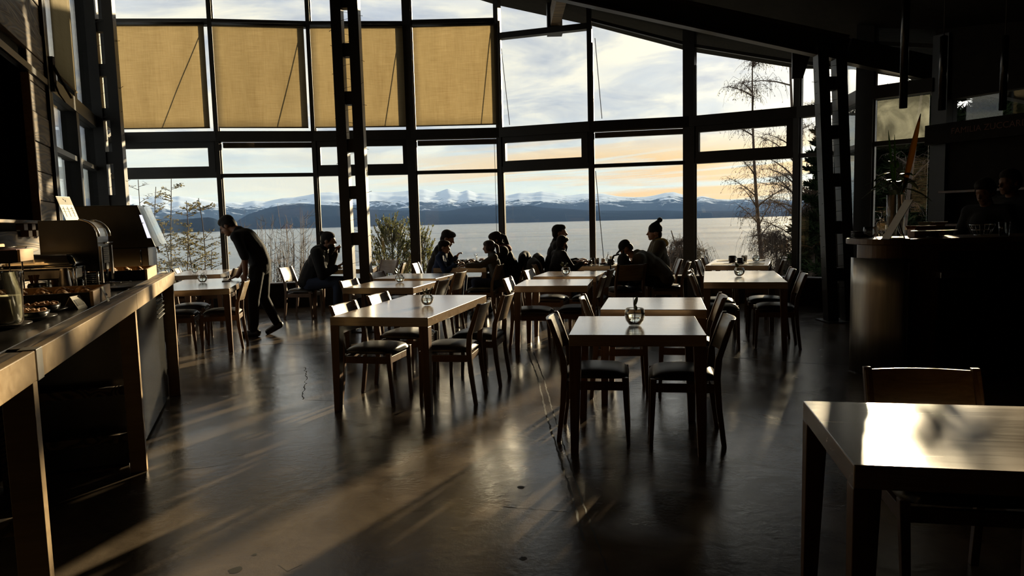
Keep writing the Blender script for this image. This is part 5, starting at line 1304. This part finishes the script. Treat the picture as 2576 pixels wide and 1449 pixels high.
# --- waiter bending over the table, facing -x (heading +90 deg)
f = Fig()
hipz = .93
f.ell((0, -.07, hipz), (.155, .125, .12), 'body', 'top', 'legs')
f.chain([(0, -.07, hipz + .05), (0, -.02, hipz + .20), (0, .10, hipz + .36)], [.130, .132, .140], 'body', 'top'); f.ell((0, .10, hipz + .34), (.165, .125, .13), 'body', 'top', m=Matrix.Rotation(-.55, 3, 'X'))
SL, SR = Vector((-.175, .15, hipz + .40)), Vector((.175, .17, hipz + .39))
for q in (SL, SR): f.cap((0, .12, hipz + .42), .075, q, .068, 'body', 'top')
nb = Vector((0, .185, hipz + .46)); hc = Vector((0, .335, hipz + .545)); f.cap(nb, .064, hc + Vector((0, -.05, -.02)), .056, 'body', 'skin'); f.cap(nb + Vector((0, -.03, -.03)), .08, nb, .07, 'top')
head(f, hc, -.62, 0, 1.04, 'short')
hr = Vector((.06, .27, .80)); er = Vector((.20, .19, 1.03))   # far arm reaching to the table top
f.chain([SR, er], [.056, .046], 'body', 'top'); f.chain([er, er.lerp(hr, .9), hr], [.044, .034, .030], 'body', 'skin'); hand(f, hr, (-.15, .9, -.25), (0, .2, 1), 1, .5, 1.05)
el = Vector((-.235, .03, 1.07)); hl = Vector((-.20, .05, .84)); f.chain([SL, el], [.056, .046], 'body', 'top'); f.chain([el, hl], [.044, .031], 'body', 'skin'); hand(f, hl, (.1, .35, -1), (-1, 0, 0), -1, .7)
kl = Vector((-.10, .0, .50)); al = Vector((-.10, .02, .09)); f.chain([(-.09, -.06, hipz - .04), kl, al], [.092, .066, .048], 'body', 'legs'); f.cap(al + Vector((0, -.04, -.04)), .044, al + Vector((0, .15, -.055)), .036, 'body', 'shoeL')
kr = Vector((.10, -.05, .50)); ar = Vector((.10, -.22, .15)); f.chain([(.09, -.07, hipz - .04), kr, ar], [.092, .066, .048], 'body', 'legs'); f.cap(ar + Vector((0, -.03, -.02)), .044, ar + Vector((0, .13, -.112)), .036, 'body', 'shoeR')
person(f, (-3.40, 9.48, 0), H90 - .05, 'waiter in a dark shirt bending over the long table to wipe it', 'cloth_black', 'cloth_black', 'skin', topname='shirt', voxel=.009)
cl = tag(MB().box(-.05, .05, -.04, .04, 0, .012).build('wiping_cloth', MT['cloth_tan'], None, .004, loc=tpt('T10', .22, .22, TH + .001), rz=.3), 'folded wiping cloth under the waiter\'s hand', 'cloth')
# --- bearded man with hair bun and phone, facing +x
f = seated(1.07, .40, (-.14, .38, 1.03), (.10, .46, .80), None, None, -.12, 0, 'bun', True, 1.18, puff=1.25, hunch=.25)
f.ell(f.nb + Vector((0, -.085, .0)), (.15, .12, .085), 'hood', m=Matrix.Rotation(.55, 3, 'X')); f.ell(f.nb + Vector((0, -.02, .035)), (.125, .115, .055), 'hood')
f.cap(Vector((-.14, .43, 1.02)), .016, Vector((-.13, .45, 1.12)), .016, 'phone')
person(f, (-3.16, 11.2, 0), -H90 - .05, 'bearded man with a hair bun in a thick dark hooded jacket raising a phone', 'cloth_black', 'jeans', 'skin')
# --- family: father and boy on the left, girl and woman on the right
f = seated(1.0, .22, (-.10, .52, .80), (.20, .34, .80), None, None, -.38, 0, 'messy', False, 1.05, puff=1.1, hunch=.4)
p = tpt('T13', -.62, .12, 0); person(f, p, -H90 - .15, 'father with tousled hair leaning over the breakfast table', 'cloth_black', 'jeans', 'skin')
f = seated(.80, .18, (-.10, .30, .92), (.14, .34, .80), None, None, -.12, 0, 'messy', False, .95)
p = tpt('T13', -.42, -.26, 0); person(f, p, -H90 - .1, 'boy in a blue top eating beside his father', 'cloth_navy', 'jeans', 'skin_pale', topname='sweater')
f = seated(.80, .20, (-.18, .50, .80), (.12, .34, .84), None, None, -.05, 0, 'pony', False, .95)
p = tpt('T13', .58, -.30, 0); person(f, p, H90 + .1, 'girl with a long brown ponytail reaching across the table', 'cloth_grey', 'jeans', 'skin_pale', 'hair_brown', topname='sweater')
f = seated(.97, .30, (-.12, .40, .82), (.12, .40, .82), None, None, -.25, 0, 'pony', False, 1.1, puff=1.2, hunch=.3)
f.ell(f.nb + Vector((0, -.085, .0)), (.125, .085, .065), 'hood', m=Matrix.Rotation(.55, 3, 'X')); f.ell(f.nb + Vector((0, -.02, .035)), (.105, .095, .040), 'hood')
p = tpt('T13', .66, .18, 0); wm = person(f, p, H90 + .05, 'woman with glasses and a pink hood beside the narrow mullion', 'cloth_black', 'jeans', 'skin_pale', extra=(('hood', 'cloth_pink'),))
gm = MB(); hc = f.hc
for q in (-1, 1): gm.tube([hc + Vector((q * .032 + .026 * math.cos(t), .102, .0 + .02 * math.sin(t) - .02)) for t in [i * .5236 for i in range(13)]], .0025, 4)
gm.tube([hc + Vector((-.06, .10, -.01)), hc + Vector((-.08, -.01, .0))], .0025, 4)
gm.build('glasses', MT['black_gloss'], wm)
# --- right table: short-haired man, child with ponytail, pompom guest, hunched guest
f = seated(1.03, .08, (-.15, .40, .80), (.16, .38, .80), None, None, .02, 0, 'quiff', False, 1.1)
p = tpt('T14', -.69, .08, 0); person(f, p, -H90 + .05, 'upright short-haired man in dark clothes at the juice table', 'cloth_black', 'jeans', 'skin', topname='shirt')
f = seated(.84, .16, (-.12, .40, .80), (.14, .38, .80), None, None, -.30, .5, 'messy', False, 1.0)
f.chain([f.P(.05, -.02, .02), f.P(.085, .03, -.05), f.P(.085, .03, -.16)], [.02, .018, .010], 'pony')
p = tpt('T14', -.56, -.46, 0); person(f, p, -H90 + .35, 'child with tied hair turned towards the juice table', 'cloth_black', 'jeans', 'skin_pale', topname='sweater')
f = seated(1.0, .02, (-.16, .36, .80), (.16, .36, .82), None, None, -.02, 0, 'beanie', False, 1.15, puff=1.25)
f.ell(f.nb + Vector((0, -.085, .0)), (.125, .085, .065), 'hood', m=Matrix.Rotation(.55, 3, 'X')); f.ell(f.nb + Vector((0, -.02, .035)), (.105, .095, .040), 'hood')
p = tpt('T14', .90, .18, 0); person(f, p, H90 - .05, 'guest in a pompom hat and khaki jacket with mustard-lined hood', 'cloth_khaki', 'jeans', 'skin_pale', hat='cloth_black', extra=(('hood', 'cloth_mustard'),))
f = seated(.96, .72, (-.16, .50, .80), (.14, .48, .80), None, None, -.75, .1, 'capped', False, 1.25, puff=1.35, hunch=.9)
p = tpt('T14', .99, -.36, 0); person(f, p, H90 - .25, 'hunched guest in a dark coat and cap bending over the table', 'cloth_khaki', 'cloth_black', 'skin', hat='cloth_black', topname='coat')
chair((p.x + .06, p.y - .02), H90 - .25, 'wooden chair hidden under the hunched guest\'s coat')
# --- staff behind the bar, in shadow
def standing(s=1.0, hand_l=(-.25, .25, 1.05), hand_r=(.22, .3, 1.08), pitch=-.2, yaw=0, hair='short', lean=.1):
    f = Fig(); hz = .95 * s
    f.ell((0, 0, hz), (.16 * s, .12 * s, .12 * s), 'body', 'top', 'legs'); f.chain([(0, 0, hz), (0, .02, hz + .2 * s), (0, .05 * s, hz + .36 * s)], [.13 * s, .13 * s, .14 * s], 'body', 'top'); f.ell((0, .05 * s, hz + .36 * s), (.17 * s, .115 * s, .14 * s), 'body', 'top')
    nb = Vector((0, .06 * s, hz + .52 * s)); hc = nb + Vector((0, .05 * s, .15 * s)); f.cap(nb, .06 * s, hc + Vector((0, -.02, -.06)), .052 * s, 'body', 'skin'); head(f, hc, pitch, yaw, s, hair)
    for q, h in ((-1, hand_l), (1, hand_r)):
        S_ = Vector((q * .175 * s, .04, hz + .47 * s)); h = Vector(h); e = (S_ + h) / 2 + Vector((q * .08, -.12, -.10)); f.cap(nb + Vector((0, 0, -.05)), .07 * s, S_, .066 * s, 'body', 'top')
        f.chain([S_, e], [.056 * s, .046 * s], 'body', 'top'); f.chain([e, h], [.044 * s, .03 * s], 'body', 'skin'); hand(f, h, h - e, (0, 0, 1), q, .6, s)
        k = Vector((q * .1, .02, .5 * s)); a = Vector((q * .1, 0, .09)); f.chain([(q * .09, 0, hz - .04), k, a], [.09 * s, .064 * s, .047 * s], 'body', 'legs'); f.cap(a + Vector((0, -.04, -.045)), .042, a + Vector((0, .15, -.055)), .035, 'body', 'shoe' + 'LR'[q > 0])
    return f
p = aty(2490, 560, 7.1); person(standing(1.0, pitch=-.35), (p.x, 7.1, 0), H90 + .5, 'bartender in dark clothes looking down behind the bar', 'cloth_black', 'cloth_black', 'skin', topname='shirt', voxel=.011)
p = aty(2550, 560, 7.45); person(standing(1.06, pitch=-.05), (p.x + .03, 7.45, 0), H90 + .25, 'taller bartender in dark clothes behind his colleague', 'cloth_black', 'cloth_black', 'skin', topname='shirt', voxel=.011)
# coats over chair backs and backpack
def coat(p, rz, label, h=.42, w=.24, d=.07, mat='cloth_black', top=.88):
    f = Fig(); f.chain([(-w * .8, 0, top - .03), (0, -.01, top), (w * .8, 0, top - .03)], [.05, .06, .05], 'c'); f.ell((0, -.05, top - h * .45), (w, d, h * .55), 'c'); f.ell((0, .05, top - h * .25), (w * .9, d * .6, h * .3), 'c')
    o = remesh(f.mesh('c'), 'draped_coat', [MT[mat]], .014, 4); o.location = p; o.rotation_euler = (0, 0, rz); return tag(o, label, 'coat')
q = tpt('T14', -.94, .06, 0); coat((q.x, q.y, 0), -H90 + .1, 'dark coat draped over the short-haired man\'s chair')
q = tpt('T13', .88, .12, 0); coat((q.x, q.y + .05, 0), H90 - .1, 'dark coat with rounded shoulder hung on a chair behind the family', .5, .25, .08, 'cloth_black', .92)
q = tpt('T14', -.88, -.50, 0); coat((q.x, q.y, 0), -H90 + .15, 'dark jacket hung on the ponytailed child\'s chair', .42, .22, .07, 'cloth_black', .84)
q = tpt('T14', .46, -.64, .475); bp = empty('backpack', q, H90, 'black backpack with looped strap sitting on a chair at the juice table', 'backpack')
f = Fig(); f.ell((0, 0, .22), (.15, .10, .22), 'b'); f.ell((0, .07, .14), (.12, .06, .12), 'b'); f.ell((0, .0, .36), (.13, .09, .12), 'b'); remesh(f.mesh('b'), 'bag', [MT['cloth_black']], .012, 3, bp)
MB().tube([(-.02, .06, .46), (-.02, .14, .44), (-.02, .19, .32), (-.02, .17, .18), (-.02, .10, .10)], .012, 8).build('strap', MT['cloth_black'], bp); MB().tube([(-.04, 0, .46), (-.03, 0, .51), (.03, 0, .51), (.04, 0, .46)], .010, 8).build('top_handle', MT['cloth_black'], bp)
# ------------------------------------------------------------------ bar on the right
BZ = 1.215
bl = aty(2146, 592, 6.40); bx0 = bl.x; by = 6.05
bar = empty('bar_counter', (bx0, by, 0), 0, 'dark bar counter with a rounded end and curved steel front', 'bar counter')
def rounded(x0, x1, y0, y1, r, n=10):
    pts = []
    for i in range(n + 1):
        a = math.pi + (math.pi / 2) * i / n; pts.append((x0 + r + r * math.cos(a), y0 + r + r * math.sin(a)))
    pts += [(x1, y0), (x1, y1)]
    for i in range(n + 1):
        a = math.pi / 2 + (math.pi / 2) * i / n; pts.append((x0 + r + r * math.cos(a), y1 - r + r * math.sin(a)))
    return pts
MB().prism(rounded(0, 3.9, 0, .72, .30), BZ - .05, BZ).build('bar_top', MT['leg_wood'], bar, .006, fix=True)
MB().prism(rounded(.09, 3.85, .10, .66, .26), .02, BZ - .05).build('bar_body', MT['leg_wood'], bar, fix=True)
# curved stainless sheet standing proud of the rounded end
arc = []
r = .40
for i in range(13):
    a = math.pi * (1.02 + .42 * i / 12); arc.append((.02 + r + r * math.cos(a), .05 + r + r * math.sin(a)))
m = MB(); g = [[(x, y, z) for x, y in arc] for z in (.01, .4, .8, BZ - .17)]; sh_ = m.sheet(g).build('steel_front', MT['steel_brushed'], bar); sd = sh_.modifiers.new('t', 'SOLIDIFY'); sd.thickness = .004
x, y = arc[-1]; box('front_trim', MT['steel_black'], bar, x - .004, x + .03, y - .012, y + .02, .01, BZ - .2)
box('front_panel', MT['wall_dark'], bar, .62, 3.8, .072, .098, .05, BZ - .12); box('foot_rail', MT['steel_black'], bar, .62, 3.8, -.0, .02, .20, .23)
box('service_ledge', MT['steel_brushed'], bar, .55, .85, -.06, .07, .88, .93, .003)
def bpz(px, py): return atz(px, py, BZ + .001)
# tall vase with plant
vp = aty(2252, 588, 6.42); vp.z = BZ + .001
tv = empty('tall_glass_vase', vp, 0, 'tall clear glass vase of leafy stems on the bar end', 'vase')
MB().lathe([(0, .0), (.072, 0), (.078, .38), (.074, .38), (.066, .012), (0, .012)], 28).build('cylinder', MT['glass_tumbler'], tv); MB().lathe([(0, .014), (.0655, .014), (.068, .16), (0, .16)], 24).build('water', MT['water_vase'], tv)
rnd = random.Random(77)
def blade(parent, p0, d, L, w, mat, name='leaf', sag=.25, n=9, side=None):
    d = Vector(d).normalized(); p0 = Vector(p0); u = (side or d.cross(Vector((0, 0, 1)))); u = Vector(u).normalized(); ra = []; rb = []; rc = []
    nrm = u.cross(d)
    for i in range(n):
        f = i / (n - 1); c = p0 + d * L * f + Vector((0, 0, -sag * L * f * f)); ww = w * (math.sin(math.pi * min(1, f * .9 + .08)) ** .8)
        ra.append(c - u * ww); rc.append(c + nrm * ww * -.25); rb.append(c + u * ww)
    o = MB().sheet([ra, rc, rb]).build(name, MT[mat], parent); s = o.modifiers.new('t', 'SOLIDIFY'); s.thickness = .0012; return o
for k in range(6):
    a = rnd.uniform(0, 6.28); MB().tube([(.02 * math.cos(a), .02 * math.sin(a), .02), (.05 * math.cos(a), .05 * math.sin(a), .38), (.10 * math.cos(a), .10 * math.sin(a), .52)], .004, 6).build('stem', MT['leaf_green'], tv)
for k in range(15):
    a = rnd.uniform(2.2, 4.6) if k < 11 else rnd.uniform(-.6, .6); z0 = rnd.uniform(.36, .62)
    blade(tv, (.04 * math.cos(a), .04 * math.sin(a), z0), (math.cos(a), .5 * math.sin(a), rnd.uniform(-.1, .9)), rnd.uniform(.16, .26), rnd.uniform(.025, .042), 'leaf_green' if k % 3 else 'leaf_dark', sag=.5)
blade(tv, (.06, 0, .40), (.20, 0, 1), .70, .029, 'leaf_yellow', 'yellow_leaf', .0, 10, (1, 0, -.2)); blade(tv, (-.02, 0, .38), (-.06, .1, 1), .58, .012, 'leaf_green', 'blade_leaf', .0, 8, (1, 0, 0)); blade(tv, (.0, .02, .38), (.02, .1, 1), .54, .012, 'leaf_green', 'blade_leaf', .0, 8, (1, .2, 0))
# soap dispenser
p = aty(2218, 592, 6.2); p.z = BZ + .001; so = empty('pump_bottle', p, 2.6, 'ribbed glass pump bottle beside the tall vase', 'bottle')
m = MB(); n = 28
prof = [(.040, 0), (.048, .01), (.048, .12), (.036, .145), (.018, .155), (.018, .165)]
vs = []
for r_, z in prof:
    for j in range(n): a = 2 * math.pi * j / n; rr = r_ * (1 + (.06 if j % 2 else 0)); vs.append((rr * math.cos(a), rr * math.sin(a), z))
m.add(vs, [(i * n + j, i * n + (j + 1) % n, (i + 1) * n + (j + 1) % n, (i + 1) * n + j) for i in range(len(prof) - 1) for j in range(n)], False); m.f.append(tuple(reversed(range(n)))); m.smooth.append(False); m.build('ribbed_body', MT['glass_tumbler'], so)
MB().lathe([(0, .165), (.02, .165), (.02, .185), (.006, .19), (.006, .235), (0, .235)], 14).build('collar', MT['chrome'], so); MB().tube([(-.02, 0, .235), (.06, 0, .238)], [.008, .005], 8).build('nozzle', MT['chrome'], so)
# leaning menu tablet
p = aty(2232, 597, 6.12); p.z = BZ + .001; mn = empty('menu_board', p, 0, 'pale slanted menu board on a little stand at the bar end', 'menu')
MB().hex([(-.05, .0, .006), (-.05, -.13, .006), (-.044, -.13, .006), (-.044, .0, .006), (.14, .0, .33), (.14, -.13, .33), (.146, -.13, .33), (.146, .0, .33)]).build('board', MT['paper'], mn, fix=True)
MB().tube([(.06, -.04, .18), (.14, -.02, .0)], .005, 6).build('prop', MT['black_matte'], mn)
MB().box(-.06, .12, -.14, .02, 0, .006).build('foot', MT['black_matte'], mn)
# bowls, boxes, trays and glasses further along the bar
p = aty(2190, 588, 6.45); p.z = BZ + .001; o = empty('glass_bowl', p, 0, 'round glass bowl beside the stacked dark plates', 'bowl'); MB().lathe([(0, 0), (.03, 0), (.062, .05), (.058, .1), (.055, .1), (.058, .05), (.028, .004), (0, .004)], 20).build('bowl', MT['glass_tumbler'], o)
for k in range(4): q = aty(2166, 588, 6.58); plate((q.x, q.y, BZ + .001 + .014 * k), 'dark plate in the low stack at the bar end', None, .085, 'ceramic_dark', 'plates stacked at the bar end')
for k, (px, y, w, h, mm, lab, nm) in enumerate(((2315, 6.45, .17, .07, 'terracotta', 'brown cardboard box on the bar beside the vase', 'cardboard_box'), (2345, 6.6, .16, .10, 'paper_grey', 'grey closed box behind the cardboard one', 'storage_box'))):
    q = aty(px, 586, y); o = empty(nm, (q.x, q.y, BZ + .001), .15 * k, lab, 'box'); MB().box(-w / 2, w / 2, -.06, .06, 0, h).build('body', MT[mm], o, .003)
    for s in (-1, 1): MB().hex([(-w / 2, s * .062, h), (w / 2, s * .062, h), (w / 2, s * .06, h), (-w / 2, s * .06, h), (-w / 2, s * .095, h + .03), (w / 2, s * .095, h + .03), (w / 2, s * .093, h + .03), (-w / 2, s * .093, h + .03)]).build('flap', MT[mm], o, fix=True)
q = aty(2345, 575, 6.25); tr = empty('steel_tray', (q.x + .02, q.y, BZ + .001), 0, 'shallow steel tray glinting on the bar', 'tray')
MB().prism([(.2 * math.cos(a), .09 * math.sin(a)) for a in [i * .2618 for i in range(24)]], .055, .062).build('plate', MT['steel'], tr); MB().lathe([(0, 0), (.07, 0), (.05, .01), (.03, .055), (0, .055)], 16).build('foot', MT['black_gloss'], tr)
q = aty(2525, 600, 6.2); tumbler((q.x, q.y, BZ + .001), 'faceted empty glass on the dark bar', None, .045, .12)
q = aty(2470, 600, 6.3); o = empty('wire_basket', (q.x, q.y, BZ + .001), 0, 'dark round wire basket beside the bartender', 'basket')
for k in range(3): MB().tube([((.06 + .02 * k) * math.cos(a), (.06 + .02 * k) * math.sin(a), .01 + .045 * k) for a in [i * .3142 for i in range(21)]], .003, 5).build('ring', MT['chrome'], o)
for k in range(8): a = k * .785; MB().tube([(.06 * math.cos(a), .06 * math.sin(a), .01), (.10 * math.cos(a), .10 * math.sin(a), .10)], .002, 5).build('wire', MT['chrome'], o)
# back shelves on the wall behind the bar
Mw = Matrix.Translation(E0) @ Matrix.Rotation(rz_w, 4, 'Z') if 'rz_w' in globals() else wr.matrix_basis
bs = empty('bar_fascia', wr.location, wr.rotation_euler.z, 'dark fascia board with carved lettering over the bar wall', 'fascia')
box('board', MT['wall_dark'], bs, .0, 2.75, -.16, -.06, 2.26, 2.50, .004)
pm('sign_ink', (.10, .035, .02), .7)
text('lettering', 'FAMILIA ZUCCARDI', .10, MT['sign_ink'], bs, (.78, -.163, 2.39), (R(90), 0, 0), .002)
sh = empty('back_shelf', wr.location, wr.rotation_euler.z, 'dark back shelf along the wall behind the bar', 'shelf')
for z in (1.25, 1.65): box('shelf_board', MT['leg_wood'], sh, .25, 2.6, -.24, -.01, z, z + .03, .003)
for x in (.3, 1.4, 2.5): box('bracket', MT['steel_black'], sh, x - .01, x + .01, -.20, -.005, 1.05, 1.66)
# pendant tubes
for k, (px, pyb, y, w) in enumerate(((2272, 272, 6.3, .065), (2369, 277, 6.3, .060), (2522, 277, 6.3, .058))):
    q = aty(px, pyb, y); o = empty('tube_pendant', q, 0, ['black tube pendant lamp hanging nearest the glass wall', 'black tube pendant lamp in the middle of the bar row', 'black tube pendant lamp farthest along the bar'][k], 'lamp', 'tube pendants over the bar')
    zt = zr(q.x) - q.z; hh = 1.12 if k == 0 else .62
    MB().lathe([(w / 2 - .006, .004), (w / 2, 0), (w / 2, hh), (.01, hh + .01), (0, hh + .01)], 18).build('tube', MT['black_gloss'], o); MB().lathe([(0, .006), (w / 2 - .007, .006)], 16).build('diffuser', MT['ceramic_white'], o)
    MB().tube([(0, 0, hh), (0, 0, max(hh + .05, zt))], .005, 6).build('cable', MT['cord'], o); MB().lathe([(0, zt - .03), (.05, zt - .03), (.05, zt + .02), (0, zt + .02)], 14).build('ceiling_rose', MT['black_gloss'], o)
